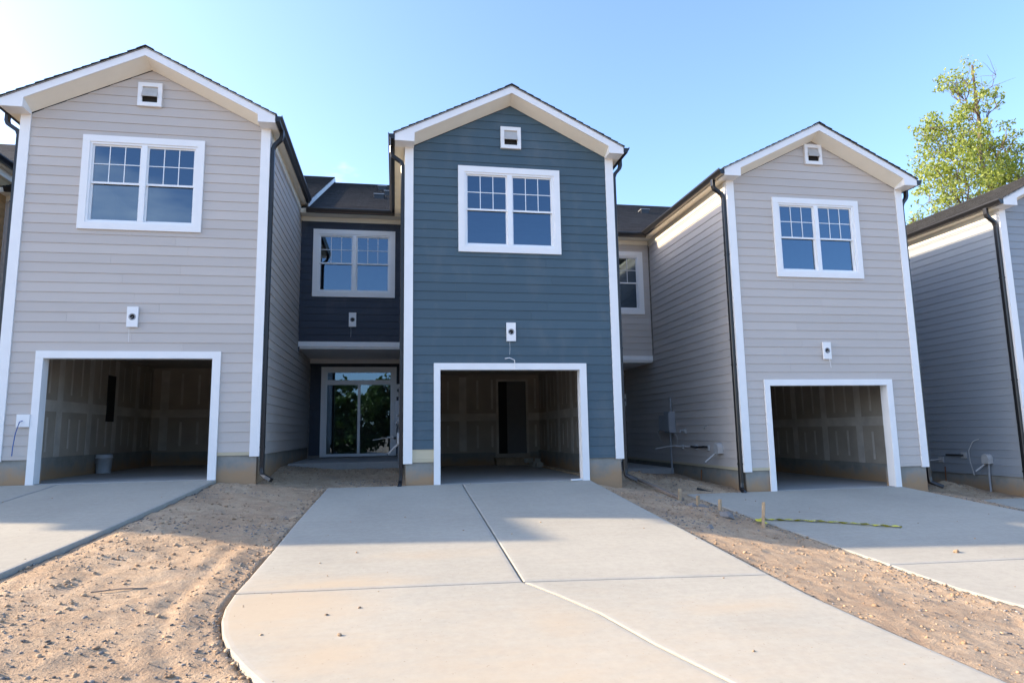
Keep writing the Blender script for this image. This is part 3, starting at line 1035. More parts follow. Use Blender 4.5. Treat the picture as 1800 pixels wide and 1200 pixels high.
def garage_interior(parent, stripes=True):
    g = MB()
    # lining: left, right, back, ceiling
    x0, x1, yb, zc = 0.135, 3.80, 6.30, 2.46
    l = box('garage_wall', 0.122, x0, 0.145, yb + 0.02, 0.0, zc, M['drywall'], parent)
    r = box('garage_wall', x1, 3.828, 0.145, yb + 0.02, 0.0, zc, M['drywall'], parent)
    door = (2.64, 3.42, 0.30, 2.28)
    bk = wall_boxes(x0, x1, 0.0, zc, [door], 'x', yb, yb + 0.06).build('garage_wall', M['drywall'], parent)
    box('garage_ceiling', x0, x1, 0.145, yb, zc, zc + 0.02, M['drywall'], parent)
    MB().box(x0, x1, 0.225, yb, -0.10, 0.002).box(0.616, 3.179, 0.0, 0.225, -0.10, 0.002).build('garage_floor', M['garage_floor'], parent)
    # stem wall round the floor
    st = MB()
    st.box(x0, x0 + 0.03, 0.15, yb, 0.0, 0.34).box(x1 - 0.03, x1, 0.15, yb, 0.0, 0.34)
    st.box(x0 + 0.03, door[0] - 0.1, yb - 0.03, yb, 0.0, 0.34).box(door[1] + 0.1, x1 - 0.03, yb - 0.03, yb, 0.0, 0.34)
    st.build('stem_wall', M['found'], parent)
    # walk-in door at the back
    dr = MB()
    dr.box(door[0] - 0.06, door[0], yb - 0.02, yb + 0.03, door[2], door[3] + 0.06)
    dr.box(door[1], door[1] + 0.06, yb - 0.02, yb + 0.03, door[2], door[3] + 0.06)
    dr.box(door[0], door[1], yb - 0.019, yb + 0.03, door[3], door[3] + 0.06)
    d = dr.build('entry_door', M['mud'], parent)
    box('door_leaf', door[0] + 0.25, door[1], yb + 0.03, yb + 0.06, door[2], door[3], M['door_shade'], d)
    box('dark_hall_sheet', door[0], door[0] + 0.25, yb + 0.05, yb + 0.058, door[2], door[3], M['dark'], d)  # thin dark sheet in place of the unlit hall
    sp = MB()
    sp.box(door[0] - 0.12, door[1] + 0.12, yb - 0.36, yb - 0.031, 0.002, 0.16)
    sp.box(door[0] - 0.15, door[1] + 0.15, yb - 0.40, yb - 0.031, 0.16, 0.20)
    sp.build('timber_step', M['wood'], parent)
    # finished joints: bands of white compound over the board joints and the stud screws
    def strips(along, lo, hi, place, par, seed):
        rr = random.Random(seed)
        mb = MB()
        place(mb, lo, hi, 1.20, 1.40, 0)
        u = lo + 0.3
        i = 0
        while u < hi - 0.1:
            wd = 0.028 if i % 3 else 0.10
            if i % 3 == 0:
                place(mb, u - wd, u + wd, 0.38, 1.199, 1)
                place(mb, u - wd, u + wd, 1.401, 2.40, 1)
            else:
                place(mb, u - wd, u + wd, 0.46 + 0.1 * rr.random(), 1.12 - 0.06 * rr.random(), 1)
                place(mb, u - wd, u + wd, 1.52, 2.28 + 0.1 * rr.random(), 1)
            u += 0.406
            i += 1
        mb.build('joint_compound', M['mud'], par)
    if stripes:
        strips('y', 0.15, yb, lambda mb, a, b, c, d_, k: mb.box(x0, x0 + 0.004 + 0.001 * k, a, b, c, d_), l, 1)
        strips('y', 0.15, yb, lambda mb, a, b, c, d_, k: mb.box(x1 - 0.004 - 0.001 * k, x1, a, b, c, d_), r, 2)
        def on_back(mb, a, b, c, d_, k):
            for s, t in ((a, min(b, door[0] - 0.07)), (max(a, door[1] + 0.07), b)):
                if t - s > 0.02:
                    mb.box(s, t, yb - 0.004 - 0.001 * k, yb, c, d_)
        strips('x', x0, x1, on_back, bk, 3)

def townhouse(k, label, block, conn, full=True, utils=None, sides=('left', 'right'), vent_dz=0.0, vent_dx=0.0, group='townhouses of the row', conn_full=True, low=None, block_x=None, deep=False):
    ox, oz = k * UNIT, OZ[k]
    T = empty('townhouse', (ox, 0, oz), label, 'townhouse', group)
    bm_, cm_ = M[block], M[conn]
    YC, YD = 4.2, 6.4
    if deep:
        YC, YD = 5.6, 7.4
    g_hole = (0.60, 3.19, -0.2, 2.01)
    w_hole = (0.953 + 0.115, 2.894 - 0.115, 4.175 + 0.115, 5.828 - 0.115)
    # --- front wall of the projecting block
    fw = wall_boxes(0.004, W - 0.004, 0.39, 6.06, [g_hole, w_hole] if full else [], 'x', 0.003, 0.14)
    fw.prism([(0.004, 6.06), (W - 0.004, 6.06), (W - 0.004, 6.09), (1.975, 7.10), (0.004, 6.09)], 'y', 0.003, 0.14)
    fwall = fw.build('front_wall', M['sheath'], T)
    z0 = 0.44
    holes = [(g_hole[0] - 0.05, g_hole[1] + 0.05, -1, 2.06), (w_hole[0] - 0.03, w_hole[1] + 0.03, w_hole[2] - 0.03, w_hole[3] + 0.03)]
    ncourse = int((6.06 - z0) / EXP)
    zt = z0 + ncourse * EXP
    lay_courses(fwall, 'front', 0.0, 0.10, W - 0.10, z0, zt, holes if full else [], bm_, True, k * 7 + 1,
                M['primed'] if k == 0 else None, 1, low)
    vz = 6.43 + vent_dz
    vx = 1.96 + vent_dx
    gable_courses(fwall, 0.0, zt, 1.975, 7.085, PITCH, bm_)
    # starter strip under the first course
    st = MB()
    st.box(0.13, 0.502, -0.014, 0.003, 0.385, 0.4395)
    st.build('starter_strip', M['primed'] if low and low[0] < 1 else bm_, fwall)
    st = MB()
    st.box(3.31, W - 0.13, -0.014, 0.003, 0.385, 0.4395)
    st.build('starter_strip', M['primed'] if low and low[1] > 2 else bm_, fwall)
    # --- side walls
    for side in ('left', 'right'):
        xa, xb = (0.004, 0.12) if side == 'left' else (W - 0.12, W - 0.004)
        sw = MB()
        sw.box(xa, xb, 0.142, 16.0, 0.39, 6.06)
        swall = sw.build('side_wall', M['sheath'], T)
        if side in sides:
            xf = 0.0 if side == 'left' else W
            zq = 2.99
            n1 = int((zq - z0) / EXP) + 1
            # lower courses run on into the recessed porch
            lm = M['primed'] if (side == 'left' and low) else None
            lay_courses(swall, side, xf, 0.09, YD - 0.003, z0, z0 + n1 * EXP, [], bm_, False)
            lay_courses(swall, side, xf, 0.09, YC - 0.05 - (0 if side == 'left' else 0.0), z0 + n1 * EXP, 5.96, [], bm_, False)
            if side == 'left':
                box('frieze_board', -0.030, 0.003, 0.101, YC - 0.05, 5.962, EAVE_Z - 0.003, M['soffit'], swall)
                box('starter_strip', -0.014, 0.003, 0.101, YD, 0.385, 0.4395, lm or bm_, swall)
            else:
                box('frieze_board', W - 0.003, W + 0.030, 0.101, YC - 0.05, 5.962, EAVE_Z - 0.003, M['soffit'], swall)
                box('starter_strip', W - 0.003, W + 0.014, 0.101, YD, 0.385, 0.4395, bm_, swall)
    # --- foundation
    fd = MB()
    for a, b in ((0.02, 0.60), (3.19, W - 0.02)):
        fd.box(a, b, 0.012, 0.22, -0.8, 0.384)
    fd.box(0.02, 0.20, 0.22, 8.0, -0.8, 0.384).box(W - 0.20, W - 0.02, 0.22, 8.0, -0.8, 0.384)
    fd.box(0.60, 3.19, 0.03, 0.2, -0.8, -0.02)
    fd.build('foundation', M['found'], T)
    # --- corner boards
    for xa, xb, sx in ((-0.028, 0.128, 0), (W - 0.128, W + 0.028, 1)):
        cb = MB()
        cb.box(xa, xb, -0.030, 0.002, 0.363, EAVE_Z - 0.002)
        if sx == 0:
            cb.box(xa, 0.001, 0.002, 0.10, 0.363, EAVE_Z - 0.002)
        else:
            cb.box(W - 0.001, xb, 0.002, 0.10, 0.363, EAVE_Z - 0.002)
        cb.build('corner_board', M['white'], T)
    # --- gable roof over the block
    roof = stepped_roof('roof', (FE_L - 0.02, FEZ_L - 0.008), (FAX, FZ + 0.004), -OV - 0.045, 10.0, 'y', T, 0.014, seed=k + 11)
    stepped_roof('roof_slope', (FE_R + 0.02, FEZ_R - 0.008), (FAX, FZ + 0.004), -OV - 0.045, 10.0, 'y', roof, 0.014, seed=k + 31)
    MB().prism([(FAX - 0.13, FZ - 0.052), (FAX, FZ + 0.014), (FAX + 0.13, FZ - 0.052), (FAX + 0.13, FZ - 0.038), (FAX, FZ + 0.028), (FAX - 0.13, FZ - 0.038)], 'y', -OV - 0.048, 10.0).build('ridge_cap', M['shingle'], roof)
    # rake fascia with boxed ends
    def fascia(s):
        if s == 'l':
            e, ez, ret = FE_L, FEZ_L, 0.14
            pts_ = [(e, ez), (FAX, FZ), (FAX, FZ - SOFFIT_DROP), (ret, ez + PITCH * (ret - e) - SOFFIT_DROP), (ret - 0.005, EAVE_Z - 0.01), (e, EAVE_Z - 0.01)]
        else:
            e, ez, ret = FE_R, FEZ_R, W - 0.14
            pts_ = [(FAX, FZ), (e, ez), (e, EAVE_Z - 0.01), (ret + 0.005, EAVE_Z - 0.01), (ret, ez + PITCH * (e - ret) - SOFFIT_DROP), (FAX, FZ - SOFFIT_DROP)]
        return MB().prism(pts_, 'y', -OV - 0.022, -OV).build('rake_fascia', M['white'], T)
    fascia('l')
    fascia('r')
    # rake soffit: boards from the fascia's lower edge back to the wall
    so = MB()
    d = SOFFIT_DROP - 0.006
    for e, ez in ((FE_L, FEZ_L), (FE_R, FEZ_R)):
        e2 = 0.10 if e < 1 else W - 0.10
        zq = lambda x, x0, z0_: z0_ - PITCH * abs(x - x0)
        f0, f1 = (FAX, -OV, FZ - d), (e2, -OV, zq(e2, FAX, FZ - d))
        g0, g1 = (1.96, -0.0245, 7.085), (e2, -0.0245, zq(e2, 1.96, 7.085))
        th = 0.014
        so.add([f0, f1, g1, g0] + [(q[0], q[1], q[2] + th) for q in (f0, f1, g1, g0)],
               [(0, 1, 2, 3), (7, 6, 5, 4), (0, 4, 5, 1), (1, 5, 6, 2), (2, 6, 7, 3), (3, 7, 4, 0)])
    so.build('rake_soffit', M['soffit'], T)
    # boxed ends of the rake, closed over the corner boards
    for e, ez, e2 in ((FE_L, FEZ_L, 0.135), (FE_R, FEZ_R, W - 0.135)):
        z2 = FZ - PITCH * abs(e2 - FAX) - 0.06
        poly = [(e + (0.004 if e < 1 else -0.004), EAVE_Z - 0.006), (e2, EAVE_Z - 0.006), (e2, z2), (e + (0.004 if e < 1 else -0.004), ez - 0.03)]
        MB().prism(poly if e < 1 else poly[::-1], 'y', -OV + 0.0005, -0.0305).build('rake_return', M['white'], T)
    # eave boxes along both sides with flat soffit
    for s in ('l', 'r'):
        eb = MB()
        if s == 'l':
            eb.box(FE_L, 0.10, -0.030, YC, EAVE_Z, EAVE_Z + 0.012)
            eb.box(FE_L, FE_L + 0.02, -0.030, YC, EAVE_Z + 0.012, FEZ_L - 0.012)
        else:
            eb.box(W - 0.10, FE_R, -0.030, YC, EAVE_Z, EAVE_Z + 0.012)
            eb.box(FE_R - 0.02, FE_R, -0.030, YC, EAVE_Z + 0.012, FEZ_R - 0.012)
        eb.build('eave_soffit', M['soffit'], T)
    # gutters along the block
    gl = MB()
    gl.prism([(FE_L - q[0], FEZ_L - 0.01 + q[1]) for q in GUT], 'y', -OV - 0.03, YC - 0.38)
    gl.build('gutter', M['black'], T)
    gl = MB()
    gl.prism([(FE_R + q[0], FEZ_R - 0.01 + q[1]) for q in GUT], 'y', -OV - 0.03, YC - 0.38)
    gl.build('gutter', M['black'], T)
    downspout(T, 'left', 0.02)
    downspout(T, 'right', 0.09)
    if full:
        window(T, 'window', 0.953, 2.894, 4.175, 5.828, 0.0)
        gable_vent(T, vx, vz, -0.012)
        light_block(T, 1.905, 2.69, -0.008, 'down' if k != 1 else 'side')
        # garage door trim and jambs
        gt = MB()
        gt.box(0.502, 3.31, -0.040, 0.002, 2.0, 2.118)
        gt.box(0.502, 0.615, -0.038, 0.002, -0.005, 2.0)
        gt.box(3.18, 3.31, -0.038, 0.002, -0.005, 2.0)
        tr = gt.build('garage_trim', M['white'], T)
        jb = MB()
        jb.box(0.595, 0.612, 0.0021, 0.16, 0.003, 2.0).box(3.183, 3.20, 0.0021, 0.16, 0.003, 2.0).box(0.595, 3.2, 0.0021, 0.16, 2.0, 2.018)
        jb.build('garage_jamb', M['white'], tr)
        garage_interior(T)
        box('upper_floor', 0.125, 3.82, 0.145, 6.3, 2.6, 2.66, M['drywall'], T)
        box('room_partition', 0.125, 3.82, 4.6, 4.66, 2.66, 6.0, M['drywall'], T)
        box('room_ceiling', 0.125, 3.82, 0.145, 6.3, 6.0, 6.04, M['drywall'], T)
    # --- recessed wing with the porch
    xl = -2.43 + 0.006
    cw_hole = (-2.14 + 0.115, -0.20 - 0.115, 4.15 + 0.115, 5.81 - 0.115)
    cw = wall_boxes(xl, -0.001, 2.96, 6.12, [cw_hole], 'x', YC + 0.003, YC + 0.14).build('wing_wall', M['sheath'], T)
    n0 = 3.07
    lay_courses(cw, 'front', YC, xl + 0.03, -0.03, n0, 6.0, [(cw_hole[0] - 0.03, cw_hole[1] + 0.03, cw_hole[2] - 0.03, cw_hole[3] + 0.03)], cm_, False, k + 90)
    tb = MB()
    tb.box(xl, -0.03, YC - 0.036, YC + 0.002, 2.945, 3.068)
    tb.build('band_board', M['white'], cw)
    MB().box(xl + 0.001, xl + 0.03, YC - 0.03, YC + 0.002, 2.84, 6.0).build('inside_corner_trim', cm_, cw)
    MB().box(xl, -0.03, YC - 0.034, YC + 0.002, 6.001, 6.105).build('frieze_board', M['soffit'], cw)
    if conn_full:
        window(T, 'window', -2.14, -0.20, 4.15, 5.81, YC)
        light_block(T, -1.19, 3.60, YC - 0.008, 'down')
        box('room_partition', xl, -0.01, YC + 2.3, YC + 2.36, 2.96, 6.1, M['drywall'], T)
        box('room_floor', xl, -0.01, YC + 0.15, YC + 2.3, 2.97, 3.0, M['drywall'], T)
    pc = MB()
    pc.box(xl, -0.03, YC + 0.001, YD, 2.90, 2.955)
    pc.build('porch_ceiling', M['white'], T)
    # door wall
    d0, d1, e0, e1 = -2.12, -0.14, 0.30, 2.69
    dw = wall_boxes(xl, -0.001, 0.0, 2.90, [(d0 + 0.12, d1 - 0.12, e0, e1 - 0.12)], 'x', YD + 0.003, YD + 0.14).build('porch_wall', M['sheath'], T)
    lay_courses(dw, 'front', YD, xl + 0.02, -0.03, 0.36, 2.78, [(d0 + 0.02, d1 - 0.02, -1, e1 - 0.02)], cm_, False, 5)
    MB().box(xl, -0.03, YD - 0.03, YD + 0.002, 2.785, 2.898).build('frieze_board', M['white'], dw)
    df = MB()
    df.box(d0, d1, YD - 0.04, YD + 0.004, e1 - 0.12, e1)
    df.box(d0, d0 + 0.12, YD - 0.038, YD + 0.004, e0 + 0.012, e1 - 0.12)
    df.box(d1 - 0.12, d1, YD - 0.038, YD + 0.004, e0 + 0.012, e1 - 0.12)
    door = df.build('sliding_door', M['white'], T)
    sf = MB()
    a0, a1 = d0 + 0.12, d1 - 0.12
    xm = (a0 + a1) / 2
    ft = e1 - 0.12
    sf.box(a0, a1, YD - 0.02, YD + 0.08, e0 + 0.012, e0 + 0.085)
    sf.box(a0, a1, YD - 0.02, YD + 0.08, 2.21, 2.335)
    sf.box(a0, a1, YD - 0.02, YD + 0.08, ft - 0.03, ft)
    for xx in (a0, a1 - 0.04, xm - 0.035):
        wd = 0.04 if xx != xm - 0.035 else 0.07
        sf.box(xx, xx + wd, YD - 0.018, YD + 0.078, e0 + 0.085, 2.21)
    for xx in (a0, a1 - 0.04):
        sf.box(xx, xx + 0.04, YD - 0.018, YD + 0.078, 2.335, ft - 0.03)
    sf.build('door_frame', M['vinyl'], door)
    for s0, s1, t0, t1 in ((a0 + 0.04, xm - 0.035, e0 + 0.085, 2.21), (xm + 0.035, a1 - 0.04, e0 + 0.085, 2.21), (a0 + 0.04, a1 - 0.04, 2.335, ft - 0.03)):
        mesh_obj('pane', [(s0, YD + 0.03, t0), (s1, YD + 0.03, t0), (s1, YD + 0.03, t1), (s0, YD + 0.03, t1)], [(0, 1, 2, 3)], M['glass'], door)
    box('door_handle', xm + 0.045, xm + 0.065, YD - 0.045, YD - 0.018, 1.25, 1.45, M['steelgrey'], door)
    light_block(T, -0.075, 2.05, YD - 0.008, 'side')
    box('porch_slab', xl, -0.03, YC - 1.0, YD + 0.003, -0.10, 0.285, M['garage_floor'], T)
    box('hall_floor', xl, 0.1, YD + 0.145, 9.6, 0.2, 0.29, M['garage_floor'], T)
    box('hall_partition', xl, 0.1, 9.6, 9.66, 0.2, 2.95, M['drywall'], T)
    box('hall_ceiling', xl, 0.1, YD + 0.145, 9.6, 2.92, 2.98, M['drywall'], T)
    # --- main body behind, with its ridge along the row
    YR, ZR = 10.0, 9.25
    ez, ey = 6.22, YC - 0.34
    sl = (ZR - ez) / (YR - ey)
    body = MB()
    body.prism([(YC + 2.4, 0.0), (16.0, 0.0), (16.0, 6.1), (YR, ZR - 0.1), (YC + 0.15, 6.12), (YC + 2.4, 6.12)], 'x', xl + 0.002, xl + 0.10)
    body.prism([(6.5, 0.0), (16.0, 0.0), (16.0, 6.1), (YR, ZR - 0.1), (YC + 0.15, 6.12), (6.5, 6.12)], 'x', W - 0.11, W - 0.008)
    body.box(xl, W - 0.01, 15.9, 16.0, 0.0, 6.1)
    body.build('main_wall', M[block], T)
    xr = W + 0.21
    mr = stepped_roof('main_roof', (ey, ez), (YR, ZR), xl - 0.03, xr, 'x', T, 0.0, 0.145, 5 + k)
    stepped_roof('roof_slope', (16.3, ZR - (16.3 - YR) * sl), (YR, ZR), xl - 0.03, xr, 'x', mr, 0.0, 0.145, 6 + k)
    MB().prism([(ey, ez - 0.16), (YR, ZR - 0.16), (YR, ZR - 0.022), (ey, ez - 0.022)], 'x', xr - 0.025, xr - 0.002).build('rake_fascia', M['white'], mr)
    eb = MB()
    eb.box(xl, -0.02, ey, YC + 0.002, 6.105, 6.12)
    eb.box(xl, -0.02, ey, ey + 0.02, 6.12, ez - 0.005)
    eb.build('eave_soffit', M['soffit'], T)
    gl = MB()
    gl.prism([(ey - q[0], ez + q[1] - 0.005) for q in GUT], 'x', xl + 0.15, -0.22)
    gl.build('gutter', M['black'], T)
    if conn_full:
        for vx_, vy_ in ((-0.62, 8.5), (-0.66, 6.3), (-0.40, 7.2)) if k == 0 else ((-0.9 + 2.37, 8.0), (-0.85, 8.0), (-1.7, 4.6)):
            zz = ez + (vy_ - ey) * sl
            rv = MB()
            rv.box(vx_ - 0.13, vx_ + 0.13, vy_ - 0.13, vy_ + 0.13, zz - 0.12, zz + 0.07)
            v_ = rv.build('roof_vent', M['black'], mr)
            MB().box(vx_ - 0.15, vx_ + 0.15, vy_ - 0.15, vy_ + 0.15, zz + 0.07, zz + 0.09).build('vent_cap', M['steelgrey'], mr)
    if utils:
        utilities(T, utils)
    return T

T_L = townhouse(-1, 'beige townhouse at the left, its open garage holding a pale bucket', 'beige', 'beige', True, None, ('left', 'right'), vent_dz=0.19, vent_dx=0.0, low=(3.0, 4.0))
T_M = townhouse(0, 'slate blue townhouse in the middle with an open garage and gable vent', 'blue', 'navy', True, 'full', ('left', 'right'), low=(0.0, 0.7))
T_R = townhouse(1, 'beige townhouse right of the blue one, sunlit strip under its side eave', 'beige', 'beige', True, 'full', ('left', 'right'), vent_dz=0.36, vent_dx=0.0, low=(0.0, 0.7))
T_4 = townhouse(2, 'grey townhouse at the right edge, tree behind its roof', 'grey', 'grey', True, 'few', ('left',), vent_dz=0.3)
townhouse(-2, 'tan sided townhouse showing as a sliver at the left edge', 'tan', 'beige', False, None, ('right',), deep=True)
townhouse(-3, 'beige townhouse up the row, third to the left of the blue one', 'beige', 'beige', False, None, (), conn_full=False)
townhouse(-4, 'blue townhouse up the row, fourth to the left of the middle one', 'blue', 'blue', False, None, (), conn_full=False)
townhouse(-5, 'grey townhouse up the row, fifth to the left of the blue one', 'grey', 'grey', False, None, (), conn_full=False)

# extras on single houses
pl = box('outlet_block', 0.31, 0.51 - 0.012, -0.05, -0.012, 0.90, 1.10, M['white'], T_L)
MB().tube([(0.40, -0.045, 1.0), (0.38, -0.09, 0.98), (0.33, -0.08, 0.8), (0.30, -0.06, 0.6), (0.29, -0.05, 0.45)], 0.008, 6).build('blue_cable', M['bluewire'], pl)
box('panel_recess_sheet', 0.1352, 0.142, 3.65, 4.05, 1.06, 2.05, M['dark'], T_L)  # thin dark sheet on the wall in place of a shaded cavity
MB().tube([(1.78, -0.05, 2.20), (1.86, -0.09, 2.21), (1.95, -0.09, 2.17), (1.965, -0.06, 2.08), (1.96, -0.045, 2.0)], 0.007, 6).build('loose_cable', M['vinyl'], T_M)

# ---------------------------------------------------------------- loose things
def gz1(x, y):
    return float(ground_z(np.array([x]), np.array([y]))[0])

# bucket in the left garage
bx, by, bz = -6.0, 3.1, OZ[-1] + 0.003
bk = MB()
bk.lathe([(0.0001, 0.004), (0.128, 0.0), (0.132, 0.01), (0.148, 0.30), (0.158, 0.30), (0.158, 0.325), (0.150, 0.33), (0.152, 0.372), (0.145, 0.375), (0.140, 0.37), (0.126, 0.02), (0.0001, 0.02)], 0, 0, 28)
bo = bk.build('bucket', M['bucket'], None, True)
bo.location = (bx, by, bz)
tag(bo, 'pale grey plastic bucket on the floor of the left garage', 'bucket')
MB().tube([(0.16 * math.cos(a), -0.02 - 0.155 * math.sin(a) * 0.7, 0.31 - 0.16 * math.sin(a)) for a in np.linspace(0, math.pi, 12)], 0.004, 6).build('bucket_handle', M['steelgrey'], bo)

# rubble bag and offcuts in the middle garage
rb = MB()
rr = random.Random(5)
for i in range(7):
    x, y = 3.28 + rr.uniform(-.18, .2), 5.0 + rr.uniform(-.25, .2)
    s = rr.uniform(.06, .12)
    a = rr.uniform(0, 3)
    z = 0.004 + (0.11 if i > 4 else 0)
    c, sn = math.cos(a), math.sin(a)
    base = [(-s, -s * .6), (s, -s * .5), (s * .9, s * .6), (-s * .8, s * .55)]
    rb.prism([(x + c * p - sn * q, y + sn * p + c * q) for p, q in base], 'z', z, z + s * rr.uniform(.8, 1.3))
tag(rb.build('block_offcuts', M['slab']), 'heap of pale block offcuts by the step in the middle garage', 'rubble')
pk = MB()
pk.box(3.42, 3.52, 1.2, 4.4, 0.004, 0.045)
tag(pk.build('floor_plank', M['wood']), 'long timber plank along the right wall of the middle garage', 'plank')
tr_ = MB()
tr_.prism([(2.95, -0.12), (3.17, -0.05), (3.16, -0.01), (2.94, -0.075)], 'z', 0.004, 0.03)
tag(tr_.build('trim_offcut', M['white']), 'short white trim offcut lying at the foot of the middle garage jamb', 'offcut')

# stakes, form board and tape by the right driveway
for i, (x, y, h, lb) in enumerate(((4.66, -0.84, 0.20, 'short wooden stake nearest the house beside the right driveway'), (4.80, -1.24, 0.16, 'small wooden stake, second out from the house beside the right driveway'),
                                   (4.84, -1.91, 0.18, 'small wooden stake among grey rubble beside the right driveway'), (4.95, -2.94, 0.36, 'tallest wooden stake with yellow tape tied to its foot'))):
    z = gz1(x, y)
    s = MB()
    s.add([(-.022, -.02, 0), (.022, -.02, 0), (.022, .02, 0), (-.022, .02, 0), (-.022, -.02, h), (.022, -.02, h + .004), (.022, .02, h), (-.022, .02, h - .004), (0, 0, -.15)],
          [(4, 5, 6, 7), (0, 1, 5, 4), (1, 2, 6, 5), (2, 3, 7, 6), (3, 0, 4, 7), (1, 0, 8), (2, 1, 8), (3, 2, 8), (0, 3, 8)])
    o = s.build('wooden_stake', M['wood'])
    o.location = (x, y, z)
    o.rotation_euler = (0.04 * (i - 1), 0.03 * (2 - i), 0.3 * i)
    tag(o, lb, 'stake', 'stakes along the right driveway')

def plank_on_ground(name, a, b, w, t, mat, label, cat):
    za, zb = gz1(*a), gz1(*b)
    va, vb = Vector((a[0], a[1], za + t)), Vector((b[0], b[1], zb + t))
    o = MB().tube([va, va.lerp(vb, 0.5) + Vector((0, 0, 0.01)), vb], 0, rect=(w / 2, t), ref=(0, 0, 1)).build(name, mat)
    return tag(o, label, cat)
plank_on_ground('form_board', (4.40, 0.95), (4.72, -0.80), 0.09, 0.022, M['greywood'], 'weathered form board lying on the dirt beside the blue house', 'board')
plank_on_ground('drain_pipe', (5.55, 0.35), (6.2, -0.1), 0.05, 0.022, M['black'], 'black pipe offcut on the dirt by the right downspout', 'pipe')
plank_on_ground('twig', (-2.62, -5.55), (-2.25, -5.36), 0.010, 0.005, M['greywood'], 'thin grey stick lying on the sunlit dirt at the left', 'stick')

tp = [(5.02, -2.9), (5.23, -2.32), (5.5, -2.36), (5.8, -2.46), (6.15, -2.62), (6.48, -2.80), (6.75, -2.98), (7.01, -3.12)]
def smooth_path(pp, n=6):
    out = []
    for i in range(len(pp) - 1):
        p0 = Vector(pp[max(0, i - 1)]); p1 = Vector(pp[i]); p2 = Vector(pp[i + 1]); p3 = Vector(pp[min(len(pp) - 1, i + 2)])
        for q in range(n):
            t = q / n
            out.append(0.5 * ((2 * p1) + (-p0 + p2) * t + (2 * p0 - 5 * p1 + 4 * p2 - p3) * t * t + (-p0 + 3 * p1 - 3 * p2 + p3) * t ** 3))
    out.append(Vector(pp[-1]))
    return out
cl = smooth_path(tp)
vs, fs = [], []
dist = [0.0]
for i, q in enumerate(cl):
    t = (cl[min(i + 1, len(cl) - 1)] - cl[max(0, i - 1)]).normalized()
    nrm = Vector((-t.y, t.x))
    zc_ = OZ[1] + SLOPE * q.y + 0.006 + 0.012 * abs(math.sin(i * 0.9)) if i > 5 else gz1(q.x, q.y) + 0.05
    if i:
        dist.append(dist[-1] + (q - cl[i - 1]).length)
    tilt = 0.012 * math.sin(i * 1.3)
    vs += [(*(q + nrm * 0.036), zc_ + tilt), (*(q - nrm * 0.036), zc_ - tilt + 0.012)]
    if i:
        b = 2 * i
        fs.append((b - 2, b - 1, b + 1, b))
tape = mesh_obj('caution_tape', vs, fs, M['tape'])
tag(tape, 'yellow caution tape with black lettering lying across the right driveway', 'tape')
# printed word along the tape
fc = bpy.data.curves.new('caution_print', 'FONT')
fc.body = 'CAUTION'
fc.size = 0.062
tmp = bpy.data.objects.new('caution_print_source', fc)
COL.objects.link(tmp)
dg = bpy.context.evaluated_depsgraph_get()
word = bpy.data.meshes.new_from_object(tmp.evaluated_get(dg))
bpy.data.objects.remove(tmp)
wv = np.zeros(len(word.vertices) * 3)
word.vertices.foreach_get('co', wv)
wv = wv.reshape(-1, 3)
wfaces = [tuple(p_.vertices) for p_ in word.polygons]
total_len = dist[-1]
wl = wv[:, 0].max()
pv, pf = [], []
s0 = 0.5
while s0 + wl < total_len - 0.05:
    b = len(pv)
    for x_, y_, _ in wv:
        s_ = s0 + x_
        i = int(np.searchsorted(dist, s_)) - 1
        i = max(0, min(i, len(cl) - 2))
        t_ = (s_ - dist[i]) / (dist[i + 1] - dist[i])
        lat = (y_ - 0.022) / 0.036 * 0.9
        A = Vector(vs[2 * i]).lerp(Vector(vs[2 * i + 2]), t_)
        B = Vector(vs[2 * i + 1]).lerp(Vector(vs[2 * i + 3]), t_)
        m_ = (A + B) / 2
        q_ = m_ + (A - B) / 2 * lat
        pv.append((q_.x, q_.y, q_.z + 0.0025))
    pf += [tuple(i_ + b for i_ in f_) for f_ in wfaces]
    s0 += wl + 0.09
mesh_obj('tape_print', pv, pf, M['tape_ink'], tape)

# ---------------------------------------------------------------- stones and clods
def ico():
    t = (1 + 5 ** .5) / 2
    v = np.array([(-1, t, 0), (1, t, 0), (-1, -t, 0), (1, -t, 0), (0, -1, t), (0, 1, t), (0, -1, -t), (0, 1, -t), (t, 0, -1), (t, 0, 1), (-t, 0, -1), (-t, 0, 1)], float)
    v /= np.linalg.norm(v[0])
    f = np.array([(0, 11, 5), (0, 5, 1), (0, 1, 7), (0, 7, 10), (0, 10, 11), (1, 5, 9), (5, 11, 4), (11, 10, 2), (10, 7, 6), (7, 1, 8), (3, 9, 4), (3, 4, 2), (3, 2, 6), (3, 6, 8), (3, 8, 9), (4, 9, 5), (2, 4, 11), (6, 2, 10), (8, 6, 7), (9, 8, 1)])
    return v, f
ICO_V, ICO_F = ico()

